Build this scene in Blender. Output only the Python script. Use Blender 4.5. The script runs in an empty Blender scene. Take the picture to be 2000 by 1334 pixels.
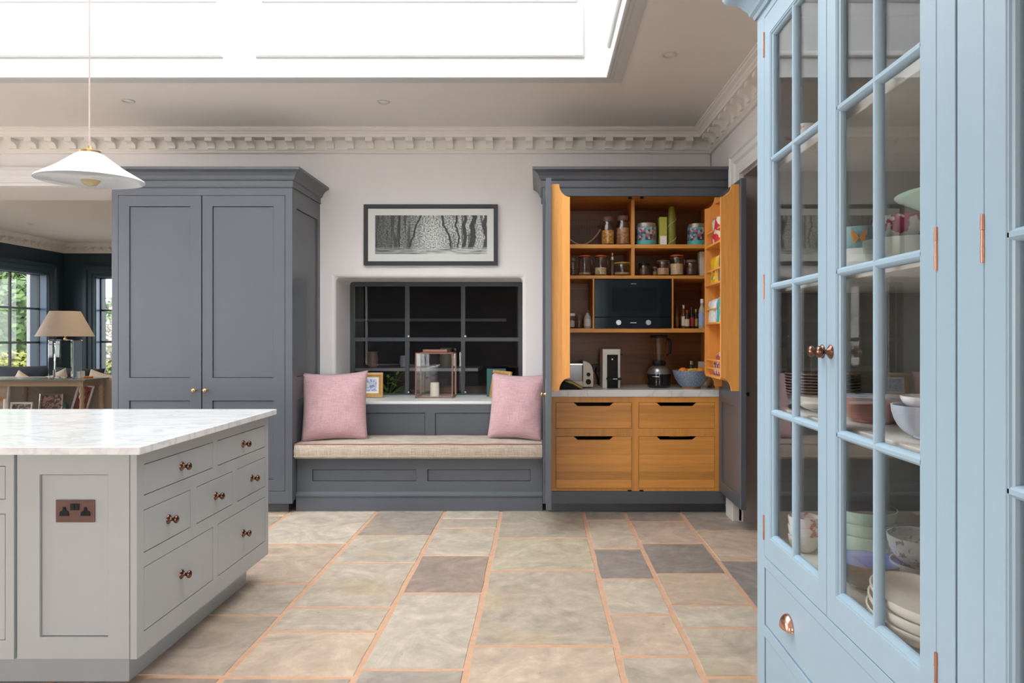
import bpy, bmesh, math, random
from mathutils import Vector, Matrix, noise

sc = bpy.context.scene
C = sc.collection
RND = random.Random(11)
PI = math.pi

# ------------------------------------------------------------------ camera, world, light, exposure
F, CX, CY, EYE = 1352.0, 1054.0, 657.0, 1.32          # focal length in pixels, vanishing point, eye height
cam_d = bpy.data.cameras.new('camera'); cam = bpy.data.objects.new('camera', cam_d); C.objects.link(cam)
cam.location = (0, 0, EYE); cam.rotation_euler = (PI / 2, 0, 0)
cam_d.sensor_width = 36; cam_d.lens = F * 36 / 2000
cam_d.shift_x = -(CX - 1000) / 2000; cam_d.shift_y = -(667 - CY) / 2000
cam_d.clip_start = 0.02; cam_d.clip_end = 200
sc.camera = cam

world = bpy.data.worlds.new('sky'); sc.world = world; world.use_nodes = True
wn = world.node_tree; bg = wn.nodes['Background']
bg.inputs[0].default_value = (0.97, 0.985, 1.0, 1); bg.inputs[1].default_value = 6.0     # bright overcast sky

def portal(name, loc, rot, sx, sy):
    d = bpy.data.lights.new(name, 'AREA'); d.shape = 'RECTANGLE'; d.size = sx; d.size_y = sy
    d.cycles.is_portal = True
    o = bpy.data.objects.new(name, d); C.objects.link(o); o.location = loc; o.rotation_euler = rot
    return o
portal('skylight_portal', (-1.97, 3.175, 3.86), (0, 0, 0), 4.8, 2.7)
portal('rear_fill_portal', (1.55, -6.52, 1.45), (-PI / 2, 0, PI), 3.6, 2.5)  # for the added rear windows
portal('left_fill_portal', (-6.32, 2.8, 1.45), (0, -PI / 2, 0), 2.5, 3.9)  # for the added left windows
portal('right_fill_portal', (3.52, -3.25, 1.45), (0, PI / 2, 0), 2.5, 5.8)  # for the added right windows
portal('rear_left_fill_portal', (-6.32, -4.75, 1.45), (0, -PI / 2, 0), 2.5, 1.8)  # for the added rear left window
portal('bay_window_portal', (-9.0, 9.75, 1.5), (0, -PI / 2, 0), 1.9, 5.2)
portal('far_window_portal', (-6.8, 12.98, 1.5), (PI / 2, 0, PI), 2.9, 1.9)

vs = sc.view_settings
sc.display_settings.display_device = 'sRGB'
vs.view_transform = 'Standard'; vs.look = 'None'; vs.gamma = 1.0; vs.use_curve_mapping = False
vs.exposure = 1.05
sc.cycles.max_bounces = 9; sc.cycles.transparent_max_bounces = 16

# ------------------------------------------------------------------ materials
MATS = {}
def _mk(name):
    m = bpy.data.materials.new(name); m.use_nodes = True; MATS[name] = m
    nt = m.node_tree
    return m, nt, nt.nodes, nt.links, nt.nodes['Principled BSDF']
def N(nt, typ, **kw):
    n = nt.nodes.new(typ)
    for k, v in kw.items():
        if k.startswith('i_'):
            key = k[2:]
            n.inputs[int(key) if key.isdigit() else key.replace('_', ' ')].default_value = v
        else: setattr(n, k, v)
    return n
def coords(nt, scale=(1, 1, 1), kind='Object', rnd=False):
    tc = N(nt, 'ShaderNodeTexCoord'); mp = N(nt, 'ShaderNodeMapping'); mp.inputs['Scale'].default_value = scale
    nt.links.new(tc.outputs[kind], mp.inputs['Vector'])
    if rnd:
        oi = N(nt, 'ShaderNodeObjectInfo'); mu = N(nt, 'ShaderNodeMath', operation='MULTIPLY'); mu.inputs[1].default_value = 57.0
        nt.links.new(oi.outputs['Random'], mu.inputs[0]); nt.links.new(mu.outputs[0], mp.inputs['Location'])
    return mp.outputs[0]
def c4(c, k=1.0): return (min(1, c[0] * k), min(1, c[1] * k), min(1, c[2] * k), 1)
def add_bump(nt, b, height, strength, dist=0.002):
    bp = N(nt, 'ShaderNodeBump'); bp.inputs['Strength'].default_value = strength; bp.inputs['Distance'].default_value = dist
    nt.links.new(height, bp.inputs['Height']); nt.links.new(bp.outputs[0], b.inputs['Normal'])
def mat(name, col, rough=0.5, metal=0.0, var=0.0, vscale=6.0, bump=0.0, bscale=60.0, stretch=(1, 1, 1), coat=0.0, spec=0.5):
    m, nt, nd, lk, b = _mk(name)
    b.inputs['Base Color'].default_value = c4(col); b.inputs['Roughness'].default_value = rough
    b.inputs['Metallic'].default_value = metal; b.inputs['Coat Weight'].default_value = coat
    b.inputs['Specular IOR Level'].default_value = spec
    if var or bump: v = coords(nt, stretch)
    if var:
        t = N(nt, 'ShaderNodeTexNoise', i_Scale=vscale, i_Detail=4.0); lk.new(v, t.inputs['Vector'])
        mx = N(nt, 'ShaderNodeMix', data_type='RGBA'); mx.inputs[6].default_value = c4(col, 1 - var); mx.inputs[7].default_value = c4(col, 1 + var)
        lk.new(t.outputs['Fac'], mx.inputs[0]); lk.new(mx.outputs[2], b.inputs['Base Color'])
    if bump:
        t2 = N(nt, 'ShaderNodeTexNoise', i_Scale=bscale, i_Detail=3.0); lk.new(v, t2.inputs['Vector'])
        add_bump(nt, b, t2.outputs['Fac'], bump)
    return m
def painted(name, col, rough=0.42):        # brushed eggshell paint on timber
    return mat(name, col, rough, var=0.06, vscale=5, bump=0.12, bscale=90, stretch=(1, 1, 0.12))

def thin_glass(name, tint=(1, 1, 1), ior=1.5, rough=0.0):
    m, nt, nd, lk, b = _mk(name); nd.remove(b); out = nd['Material Output']
    tr = N(nt, 'ShaderNodeBsdfTransparent'); tr.inputs[0].default_value = c4(tint)
    gl = N(nt, 'ShaderNodeBsdfGlossy'); gl.inputs['Roughness'].default_value = rough
    fr = N(nt, 'ShaderNodeFresnel'); ge = N(nt, 'ShaderNodeNewGeometry')
    mr = N(nt, 'ShaderNodeMapRange'); mr.inputs[3].default_value = ior; mr.inputs[4].default_value = 1 / ior
    lk.new(ge.outputs['Backfacing'], mr.inputs[0]); lk.new(mr.outputs[0], fr.inputs[0])
    mx = N(nt, 'ShaderNodeMixShader'); lk.new(fr.outputs[0], mx.inputs[0]); lk.new(tr.outputs[0], mx.inputs[1]); lk.new(gl.outputs[0], mx.inputs[2])
    lk.new(mx.outputs[0], out.inputs['Surface'])
    return m

def wood(name, base, grain='z', stave='x', width=0.1, rough=0.42, contrast=0.22):
    m, nt, nd, lk, b = _mk(name)
    ax = 'xyz'.index(grain); sx = 'xyz'.index(stave)
    s = [14.0, 14.0, 14.0]; s[ax] = 0.9
    v = coords(nt, tuple(s))
    raw = coords(nt)
    sep = N(nt, 'ShaderNodeSeparateXYZ'); lk.new(raw, sep.inputs[0])
    dv = N(nt, 'ShaderNodeMath', operation='DIVIDE'); dv.inputs[1].default_value = width; lk.new(sep.outputs[sx], dv.inputs[0])
    fl = N(nt, 'ShaderNodeMath', operation='FLOOR'); lk.new(dv.outputs[0], fl.inputs[0])
    wnz = N(nt, 'ShaderNodeTexWhiteNoise', noise_dimensions='1D'); lk.new(fl.outputs[0], wnz.inputs['W'])
    va = N(nt, 'ShaderNodeVectorMath', operation='ADD'); lk.new(v, va.inputs[0]); lk.new(wnz.outputs['Color'], va.inputs[1])
    t = N(nt, 'ShaderNodeTexNoise', i_Scale=3.0, i_Detail=8.0, i_Roughness=0.6, i_Distortion=0.6); lk.new(va.outputs[0], t.inputs['Vector'])
    mixf = N(nt, 'ShaderNodeMath', operation='MULTIPLY_ADD'); mixf.inputs[1].default_value = 0.45
    lk.new(wnz.outputs['Value'], mixf.inputs[0]); 
    h = N(nt, 'ShaderNodeMath', operation='MULTIPLY'); h.inputs[1].default_value = 0.75; lk.new(t.outputs['Fac'], h.inputs[0]); lk.new(h.outputs[0], mixf.inputs[2])
    cr = N(nt, 'ShaderNodeValToRGB'); e = cr.color_ramp.elements
    e[0].position = 0.2; e[0].color = c4(base, 1 - contrast * 1.5); e[1].position = 0.85; e[1].color = c4(base, 1 + contrast)
    lk.new(mixf.outputs[0], cr.inputs[0]); lk.new(cr.outputs[0], b.inputs['Base Color'])
    b.inputs['Roughness'].default_value = rough
    add_bump(nt, b, t.outputs['Fac'], 0.15, 0.001)
    return m

def marble(name):
    m, nt, nd, lk, b = _mk(name)
    v = coords(nt, (1, 2.2, 1))
    t = N(nt, 'ShaderNodeTexNoise', i_Scale=2.2, i_Detail=9.0, i_Roughness=0.62, i_Distortion=1.6); lk.new(v, t.inputs['Vector'])
    cr = N(nt, 'ShaderNodeValToRGB'); e = cr.color_ramp.elements
    e[0].position = 0.36; e[0].color = (0.80, 0.80, 0.80, 1); e[1].position = 0.66; e[1].color = (0.82, 0.82, 0.82, 1)
    k = e.new(0.505); k.color = (0.66, 0.665, 0.67, 1); k = e.new(0.46); k.color = (0.80, 0.80, 0.80, 1); k = e.new(0.55); k.color = (0.78, 0.78, 0.785, 1)
    lk.new(t.outputs['Fac'], cr.inputs[0]); lk.new(cr.outputs[0], b.inputs['Base Color'])
    b.inputs['Roughness'].default_value = 0.13
    return m

def stone(name):                    # riven sandstone flag, tint from the object colour
    m, nt, nd, lk, b = _mk(name)
    v = coords(nt, (1, 1, 1), rnd=True)
    oi = N(nt, 'ShaderNodeObjectInfo')
    t1 = N(nt, 'ShaderNodeTexNoise', i_Scale=2.6, i_Detail=8.0, i_Roughness=0.62, i_Distortion=3.4); lk.new(v, t1.inputs['Vector'])
    t2 = N(nt, 'ShaderNodeTexNoise', i_Scale=16.0, i_Detail=8.0, i_Roughness=0.7); lk.new(v, t2.inputs['Vector'])
    t3 = N(nt, 'ShaderNodeTexNoise', i_Scale=1.3, i_Detail=3.0, i_Distortion=1.0); lk.new(v, t3.inputs['Vector'])
    r1 = N(nt, 'ShaderNodeMapRange'); r1.inputs[1].default_value = 0.3; r1.inputs[2].default_value = 0.7; r1.inputs[3].default_value = 0.74; r1.inputs[4].default_value = 1.18
    lk.new(t1.outputs['Fac'], r1.inputs[0])
    r2 = N(nt, 'ShaderNodeMapRange'); r2.inputs[1].default_value = 0.3; r2.inputs[2].default_value = 0.7; r2.inputs[3].default_value = 0.84; r2.inputs[4].default_value = 1.12
    lk.new(t2.outputs['Fac'], r2.inputs[0])
    mu = N(nt, 'ShaderNodeMath', operation='MULTIPLY'); lk.new(r1.outputs[0], mu.inputs[0]); lk.new(r2.outputs[0], mu.inputs[1])
    vm = N(nt, 'ShaderNodeVectorMath', operation='SCALE'); lk.new(oi.outputs['Color'], vm.inputs[0]); lk.new(mu.outputs[0], vm.inputs['Scale'])
    r3 = N(nt, 'ShaderNodeMapRange'); r3.inputs[1].default_value = 0.56; r3.inputs[2].default_value = 0.74; r3.inputs[3].default_value = 0.0; r3.inputs[4].default_value = 0.45
    lk.new(t3.outputs['Fac'], r3.inputs[0])
    mx = N(nt, 'ShaderNodeMix', data_type='RGBA'); lk.new(r3.outputs[0], mx.inputs[0]); lk.new(vm.outputs[0], mx.inputs[6]); mx.inputs[7].default_value = (0.52, 0.36, 0.18, 1)
    # small dark pits
    vo = N(nt, 'ShaderNodeTexVoronoi', i_Scale=7.0); lk.new(v, vo.inputs['Vector'])
    r4 = N(nt, 'ShaderNodeMapRange'); r4.inputs[1].default_value = 0.02; r4.inputs[2].default_value = 0.05; r4.inputs[3].default_value = 0.55; r4.inputs[4].default_value = 1.0
    lk.new(vo.outputs['Distance'], r4.inputs[0])
    vm2 = N(nt, 'ShaderNodeVectorMath', operation='SCALE'); lk.new(mx.outputs[2], vm2.inputs[0]); lk.new(r4.outputs[0], vm2.inputs['Scale'])
    lk.new(vm2.outputs[0], b.inputs['Base Color'])
    b.inputs['Roughness'].default_value = 0.5
    add_bump(nt, b, t1.outputs['Fac'], 0.35, 0.01)
    return m

def fabric(name, col, col2, scale=260.0, rough=0.9, slub=True):
    m, nt, nd, lk, b = _mk(name)
    v = coords(nt)
    va = coords(nt, (scale * 0.9, scale * 0.9, scale * 0.06)); vb = coords(nt, (scale * 0.06, scale * 0.06, scale * 0.9))
    ta = N(nt, 'ShaderNodeTexNoise', i_Scale=1.0, i_Detail=2.0); lk.new(va, ta.inputs['Vector'])
    tb = N(nt, 'ShaderNodeTexNoise', i_Scale=1.0, i_Detail=2.0); lk.new(vb, tb.inputs['Vector'])
    mu = N(nt, 'ShaderNodeMath', operation='ADD'); lk.new(ta.outputs['Fac'], mu.inputs[0]); lk.new(tb.outputs['Fac'], mu.inputs[1])
    r = N(nt, 'ShaderNodeMapRange'); r.inputs[1].default_value = 0.75; r.inputs[2].default_value = 1.25; lk.new(mu.outputs[0], r.inputs[0])
    mx = N(nt, 'ShaderNodeMix', data_type='RGBA'); mx.inputs[6].default_value = c4(col2); mx.inputs[7].default_value = c4(col)
    lk.new(r.outputs[0], mx.inputs[0]); lk.new(mx.outputs[2], b.inputs['Base Color'])
    b.inputs['Roughness'].default_value = rough; b.inputs['Sheen Weight'].default_value = 0.25
    add_bump(nt, b, mu.outputs[0], 0.3, 0.002)
    return m

def speckle(name, col, col2, scale=90.0, thr=0.5, rough=0.35, soft=0.06):     # two-tone spotted glaze, foods, prints
    m, nt, nd, lk, b = _mk(name)
    v = coords(nt)
    t = N(nt, 'ShaderNodeTexNoise', i_Scale=scale, i_Detail=3.0); lk.new(v, t.inputs['Vector'])
    r = N(nt, 'ShaderNodeMapRange'); r.inputs[1].default_value = thr - soft; r.inputs[2].default_value = thr + soft; lk.new(t.outputs['Fac'], r.inputs[0])
    mx = N(nt, 'ShaderNodeMix', data_type='RGBA'); mx.inputs[6].default_value = c4(col); mx.inputs[7].default_value = c4(col2)
    lk.new(r.outputs[0], mx.inputs[0]); lk.new(mx.outputs[2], b.inputs['Base Color']); b.inputs['Roughness'].default_value = rough
    return m

def confetti(name, cols, scale=40.0, rough=0.4):       # patches of several colours (printed packaging)
    m, nt, nd, lk, b = _mk(name)
    v = coords(nt)
    vo = N(nt, 'ShaderNodeTexVoronoi', i_Scale=scale); lk.new(v, vo.inputs['Vector'])
    sp = N(nt, 'ShaderNodeSeparateColor'); lk.new(vo.outputs['Color'], sp.inputs[0])
    cr = N(nt, 'ShaderNodeValToRGB'); cr.color_ramp.interpolation = 'CONSTANT'; e = cr.color_ramp.elements
    e[0].color = c4(cols[0]); e[1].position = 1.0 / len(cols); e[1].color = c4(cols[1])
    for i in range(2, len(cols)):
        k = e.new(i / len(cols)); k.color = c4(cols[i])
    lk.new(sp.outputs[0], cr.inputs[0]); lk.new(cr.outputs[0], b.inputs['Base Color']); b.inputs['Roughness'].default_value = rough
    return m

WALL = mat('wall_paint', (0.80, 0.765, 0.755), 0.7, var=0.02, bump=0.05)
CEIL = mat('ceiling_paint', (0.79, 0.74, 0.69), 0.75, var=0.015)
PLASTER = mat('cornice_plaster', (0.80, 0.76, 0.70), 0.6)
WHITE = mat('white_satin_paint', (0.76, 0.76, 0.755), 0.4)
UPST = mat('lantern_paint', (0.60, 0.60, 0.60), 0.45)
TRIM = mat('architrave_paint', (0.72, 0.70, 0.69), 0.45)
CHAR = painted('charcoal_paint', (0.096, 0.105, 0.123), 0.33)
GREY = painted('island_grey_paint', (0.395, 0.41, 0.415), 0.3)
BLUE = painted('powder_blue_paint', (0.315, 0.44, 0.54), 0.38)
LINING = mat('dresser_lining_paint', (0.28, 0.28, 0.25), 0.5)
SHELFW = mat('pale_shelf_paint', (0.74, 0.72, 0.67), 0.4, var=0.04)
OAKV = wood('oak_vertical', (0.76, 0.335, 0.075), 'z', 'x', 0.07)
OAKV_Y = wood('oak_vertical_side', (0.76, 0.335, 0.075), 'z', 'y', 0.07)
OAKF = wood('oak_frame', (0.72, 0.315, 0.07), 'z', 'x', 3.0)
OAKH = wood('oak_horizontal', (0.72, 0.315, 0.07), 'x', 'z', 0.062)
OAK_SHADE = wood('oak_shaded_back', (0.24, 0.10, 0.032), 'x', 'z', 0.09)  # oak darkened: the deep shade at the pantry back is in the colour
OAKY = wood('oak_across', (0.76, 0.335, 0.075), 'y', 'x', 0.08)
TABLEW = wood('weathered_table_wood', (0.34, 0.25, 0.18), 'x', 'z', 0.2, 0.55)
MARBLE = marble('white_marble')
STONE = stone('sandstone')
GROUT = mat('terracotta_grout', (0.62, 0.37, 0.24), 0.85, var=0.18, vscale=30, bump=0.4, bscale=120)
PINK = fabric('pink_slub_linen', (0.60, 0.385, 0.405), (0.48, 0.28, 0.305))
TWEED = fabric('oatmeal_tweed', (0.55, 0.465, 0.38), (0.37, 0.29, 0.225), 200.0)
PIPING = mat('red_piping', (0.30, 0.13, 0.10), 0.85)
COPPER = mat('antique_copper', (0.20, 0.105, 0.075), 0.24, 1.0)
BCOPPER = mat('bright_copper', (0.80, 0.42, 0.30), 0.22, 1.0)
BRASS = mat('brass', (0.62, 0.42, 0.20), 0.3, 1.0)
STEEL = mat('steel', (0.62, 0.62, 0.61), 0.35, 1.0)
BLACK = mat('black_plastic', (0.010, 0.010, 0.011), 0.5, spec=0.25)
BLACKG = mat('black_glass', (0.010, 0.014, 0.018), 0.06)
BLACKM = mat('black_metal', (0.02, 0.02, 0.022), 0.45)
IRON = mat('dark_window_metal', (0.055, 0.065, 0.075), 0.4)
GLASS = thin_glass('window_glass')
DIMG = thin_glass('garden_dimming_glass', (0.64, 0.65, 0.66))  # tint added to dim the garden seen through these panes
SKYDIM = thin_glass('sky_dimming_glass', (0.74, 0.75, 0.75))  # tint added to cut the skylight's brightness
JGLASS = thin_glass('jar_glass', (0.965, 0.97, 0.97))
LAMPG = mat('lamp_glass', (0.95, 0.98, 0.98), 0.0); LAMPG.node_tree.nodes['Principled BSDF'].inputs['Transmission Weight'].default_value = 1.0
PORC = mat('white_porcelain', (0.86, 0.86, 0.85), 0.15)
CREAM = mat('cream_ceramic', (0.72, 0.69, 0.61), 0.25)
TEAL = mat('dark_teal_paint', (0.022, 0.042, 0.058), 0.5, var=0.05)
TEALR = mat('teal_blue_gloss_paint', (0.055, 0.105, 0.17), 0.3)
NAVY = mat('navy_velvet', (0.012, 0.018, 0.035), 0.85)
TAUPE = fabric('taupe_upholstery', (0.42, 0.34, 0.28), (0.33, 0.26, 0.21))
SHADE = fabric('linen_lampshade', (0.55, 0.455, 0.37), (0.48, 0.39, 0.315), 300)
PAPER = mat('white_card', (0.83, 0.83, 0.80), 0.6)
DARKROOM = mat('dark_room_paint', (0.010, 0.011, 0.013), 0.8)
FLOORW = mat('warm_bounce_floor', (0.58, 0.47, 0.34), 0.95, var=0.1, vscale=20, bump=0.5, bscale=200)  # pale warm tone chosen to bounce light onto the sitting-room ceiling

# ------------------------------------------------------------------ geometry helpers
def X(px, Y): return (px - CX) / F * Y
def Z(py, Y): return EYE - (py - CY) / F * Y

def wloc(o):
    v = Vector((0, 0, 0))
    while o is not None: v = v + o.location; o = o.parent
    return v

class MB:
    def __init__(s): s.v = []; s.f = []; s.mi = []; s.cur = 0
    def add(s, vs_, fs):
        n = len(s.v); s.v += [tuple(q) for q in vs_]
        for f in fs: s.f.append([n + i for i in f]); s.mi.append(s.cur)
        return s
    def box(s, x0, x1, y0, y1, z0, z1):
        x0, x1 = min(x0, x1), max(x0, x1); y0, y1 = min(y0, y1), max(y0, y1); z0, z1 = min(z0, z1), max(z0, z1)
        return s.add([(x0, y0, z0), (x1, y0, z0), (x1, y1, z0), (x0, y1, z0), (x0, y0, z1), (x1, y0, z1), (x1, y1, z1), (x0, y1, z1)],
                     [(0, 3, 2, 1), (4, 5, 6, 7), (0, 1, 5, 4), (1, 2, 6, 5), (2, 3, 7, 6), (3, 0, 4, 7)])
    def prism(s, poly, a, b, fn):                 # poly of (u,v), extruded from w=a to w=b, fn(u,v,w)->xyz
        n = len(poly)
        vs_ = [fn(u, v, a) for u, v in poly] + [fn(u, v, b) for u, v in poly]
        return s.add(vs_, [tuple(range(n)), tuple(range(2 * n - 1, n - 1, -1))] + [(i, (i + 1) % n, n + (i + 1) % n, n + i) for i in range(n)])
    def lathe(s, prof, n=24, loc=(0, 0, 0), ax=None, sx=1.0, sy=1.0):   # prof of (r,h); ax maps (x,y,h)->xyz
        vs_ = []; fs = []
        for r, h in prof:
            for i in range(n):
                a = 2 * PI * i / n; p = (r * math.cos(a) * sx, r * math.sin(a) * sy, h)
                if ax: p = ax(*p)
                vs_.append((p[0] + loc[0], p[1] + loc[1], p[2] + loc[2]))
        m = len(prof)
        for j in range(m - 1):
            for i in range(n):
                fs.append((j * n + i, j * n + (i + 1) % n, (j + 1) * n + (i + 1) % n, (j + 1) * n + i))
        if prof[0][0] > 1e-6: fs.append(tuple(range(n - 1, -1, -1)))
        if prof[-1][0] > 1e-6: fs.append(tuple((m - 1) * n + i for i in range(n)))
        return s.add(vs_, fs)
    def tube(s, path, r, n=8, closed=False):
        P = [Vector(p) for p in path]; m = len(P); vs_ = []; fs = []
        for k in range(m):
            if closed: t = P[(k + 1) % m] - P[k - 1]
            else: t = P[min(k + 1, m - 1)] - P[max(k - 1, 0)]
            t.normalize()
            up = Vector((0, 0, 1)) if abs(t.z) < 0.95 else Vector((1, 0, 0))
            a = t.cross(up).normalized(); b = t.cross(a)
            for i in range(n):
                q = P[k] + (a * math.cos(2 * PI * i / n) + b * math.sin(2 * PI * i / n)) * r; vs_.append(tuple(q))
        for k in range(m if closed else m - 1):
            k2 = (k + 1) % m
            for i in range(n): fs.append((k * n + i, k * n + (i + 1) % n, k2 * n + (i + 1) % n, k2 * n + i))
        if not closed: fs += [tuple(range(n - 1, -1, -1)), tuple((m - 1) * n + i for i in range(n))]
        return s.add(vs_, fs)
    def sweep(s, path, prof, fn, closed=False, closeprof=True):   # path in (u,v); prof (out, w); out to the left of travel
        m = len(path); k = len(prof); vs_ = []; fs = []
        for i in range(m):
            p = Vector(path[i])
            def nrm(a, b):
                d = (Vector(b) - Vector(a)).normalized(); return Vector((-d.y, d.x))
            if closed or 0 < i < m - 1:
                n1 = nrm(path[i - 1], path[i]); n2 = nrm(path[i], path[(i + 1) % m]); nn = (n1 + n2); nn = nn / max(0.2, (nn.dot(n1)))
            elif i == 0: nn = nrm(path[0], path[1])
            else: nn = nrm(path[-2], path[-1])
            for o_, w in prof:
                q = p + nn * o_; vs_.append(fn(q.x, q.y, w))
        for i in range(m if closed else m - 1):
            i2 = (i + 1) % m
            for j in range(k if closeprof else k - 1):
                j2 = (j + 1) % k; fs.append((i * k + j, i * k + j2, i2 * k + j2, i2 * k + j))
        if not closed and closeprof: fs += [tuple(range(k)), tuple(range(m * k - 1, (m - 1) * k - 1, -1))]
        return s.add(vs_, fs)
    def plate(s, us, vs2, holes, t, fn):          # slab in the (u,v) plane with rectangular holes, thickness t along w
        us = sorted(set(us)); vs2 = sorted(set(vs2)); nu, nv = len(us), len(vs2)
        def solid(i, j):
            if i < 0 or j < 0 or i >= nu - 1 or j >= nv - 1: return False
            cu = (us[i] + us[i + 1]) / 2; cv = (vs2[j] + vs2[j + 1]) / 2
            return not any(a < cu < b and c < cv < d for a, b, c, d in holes)
        vs_ = [fn(u, v, 0) for v in vs2 for u in us] + [fn(u, v, t) for v in vs2 for u in us]; B = nu * nv; fs = []
        for j in range(nv - 1):
            for i in range(nu - 1):
                if not solid(i, j): continue
                a, b, c, d = j * nu + i, j * nu + i + 1, (j + 1) * nu + i + 1, (j + 1) * nu + i
                fs += [(a, b, c, d), (B + d, B + c, B + b, B + a)]
                if not solid(i, j - 1): fs.append((a, B + a, B + b, b))
                if not solid(i, j + 1): fs.append((d, c, B + c, B + d))
                if not solid(i - 1, j): fs.append((a, d, B + d, B + a))
                if not solid(i + 1, j): fs.append((b, B + b, B + c, c))
        return s.add(vs_, fs)
    def framed(s, u0, u1, v0, v1, holes, t, fn):
        us = [u0, u1]; vv = [v0, v1]
        for a, b, c, d in holes: us += [a, b]; vv += [c, d]
        return s.plate(us, vv, holes, t, fn)
    def build(s, name, m, parent=None, bevel=0.0, seg=2, smooth=False, local=False, angle=40):
        me = bpy.data.meshes.new(name)
        off = Vector((0, 0, 0))
        if parent is not None and not local: off = wloc(parent)
        org = Vector((0, 0, 0))
        if parent is None and not local:
            xs = [p[0] for p in s.v]; ys = [p[1] for p in s.v]; zs = [p[2] for p in s.v]
            org = Vector(((min(xs) + max(xs)) / 2, (min(ys) + max(ys)) / 2, min(zs))); off = org
        me.from_pydata([(p[0] - off.x, p[1] - off.y, p[2] - off.z) for p in s.v], [], s.f)
        bm = bmesh.new(); bm.from_mesh(me)
        bm.verts.ensure_lookup_table()
        loose = [q for q in bm.verts if not q.link_faces]
        if loose: bmesh.ops.delete(bm, geom=loose, context='VERTS')
        bmesh.ops.recalc_face_normals(bm, faces=bm.faces); bm.to_mesh(me); bm.free()
        mm = m if isinstance(m, (list, tuple)) else [m]
        for q in mm: me.materials.append(q)
        if len(mm) > 1:
            for p, i in zip(me.polygons, s.mi): p.material_index = i
        if smooth:
            me.shade_smooth()
            me.set_sharp_from_angle(angle=math.radians(angle))
        o = bpy.data.objects.new(name, me); C.objects.link(o)
        if parent is not None: o.parent = parent
        o.location = org
        if bevel:
            b = o.modifiers.new('bevel', 'BEVEL'); b.width = bevel; b.segments = seg; b.limit_method = 'ANGLE'; b.angle_limit = math.radians(35)
        return o

def FR(y): return lambda u, v, w: (u, y + w, v)        # plane facing the camera, w goes away from it
def tag(o, label, cat, group=None):
    o['label'] = label; o['category'] = cat
    if group: o['group'] = group
    return o
def thing(name, label, cat, loc=(0, 0, 0), group=None, rot=None):
    o = bpy.data.objects.new(name, None); C.objects.link(o); o.location = loc; o.empty_display_size = 0.05
    if rot: o.rotation_euler = rot
    return tag(o, label, cat, group)
def struct(o): o['kind'] = 'structure'; return o
def child(name, me, parent, loc=(0, 0, 0), rot=None):
    o = bpy.data.objects.new(name, me); C.objects.link(o); o.parent = parent; o.location = loc
    if rot: o.rotation_euler = rot
    return o
def dup(root, loc=None, label=None, rot=None):
    r = root.copy(); C.objects.link(r)
    if loc is not None: r.location = loc
    if rot is not None: r.rotation_euler = rot
    if label: r['label'] = label
    for ch in list(root.children):
        c = ch.copy(); C.objects.link(c); c.parent = r
        for g in list(ch.children):
            d = g.copy(); C.objects.link(d); d.parent = c
    return r

# ------------------------------------------------------------------ room shell
XR, YB, ZC = 1.444, 5.81, 3.026            # right wall, back wall, ceiling
XL, YR, XRR = -6.3, -6.5, 3.5
# floor: grout bed with individual flagstones
floor = struct(MB().box(XL - 0.3, XRR + 0.3, YR - 0.3, YB + 0.8, -0.12, -0.004).build('floor', GROUT))
cols = [(-6.30, -5.62), (-5.62, -5.05), (-5.05, -4.40), (-4.40, -3.90), (-3.90, -3.22), (-3.22, -2.78), (-2.78, -2.33), (-2.33, -1.87), (-1.87, -1.222), (-1.222, -0.715), (-0.715, -0.289), (-0.289, 0.325), (0.325, 0.636), (0.636, 1.05), (1.05, 1.52), (1.52, 2.1), (2.1, 2.7), (2.7, 3.4)]
known = {8: [1061, 1139.4, 1202], 9: [1046.3, 1099, 1186, 1232.5], 10: [1013, 1032, 1085, 1157.6, 1307], 11: [1050.6, 1114, 1261],
         12: [1016, 1072, 1130, 1200, 1281], 13: [1018.5, 1061, 1120, 1182, 1226, 1322], 14: [1036, 1095]}
BE = (0.50, 0.435, 0.345); WARM = (0.54, 0.435, 0.33); PALE = (0.53, 0.472, 0.38); DG = (0.29, 0.265, 0.245); MG = (0.36, 0.32, 0.275); BR = (0.36, 0.285, 0.235); GN = (0.46, 0.41, 0.32)
ktint = {8: [PALE, WARM, BE, (0.46, 0.39, 0.31)], 9: [MG, PALE, BE, BE, WARM], 10: [PALE, BE, PALE, BR, PALE, MG], 11: [GN, (0.50, 0.445, 0.33), BE, WARM],
         12: [MG, BE, DG, PALE, WARM, BE], 13: [MG, (0.52, 0.42, 0.34), DG, WARM, PALE, BE, WARM], 14: [MG, WARM, DG]}
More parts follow.
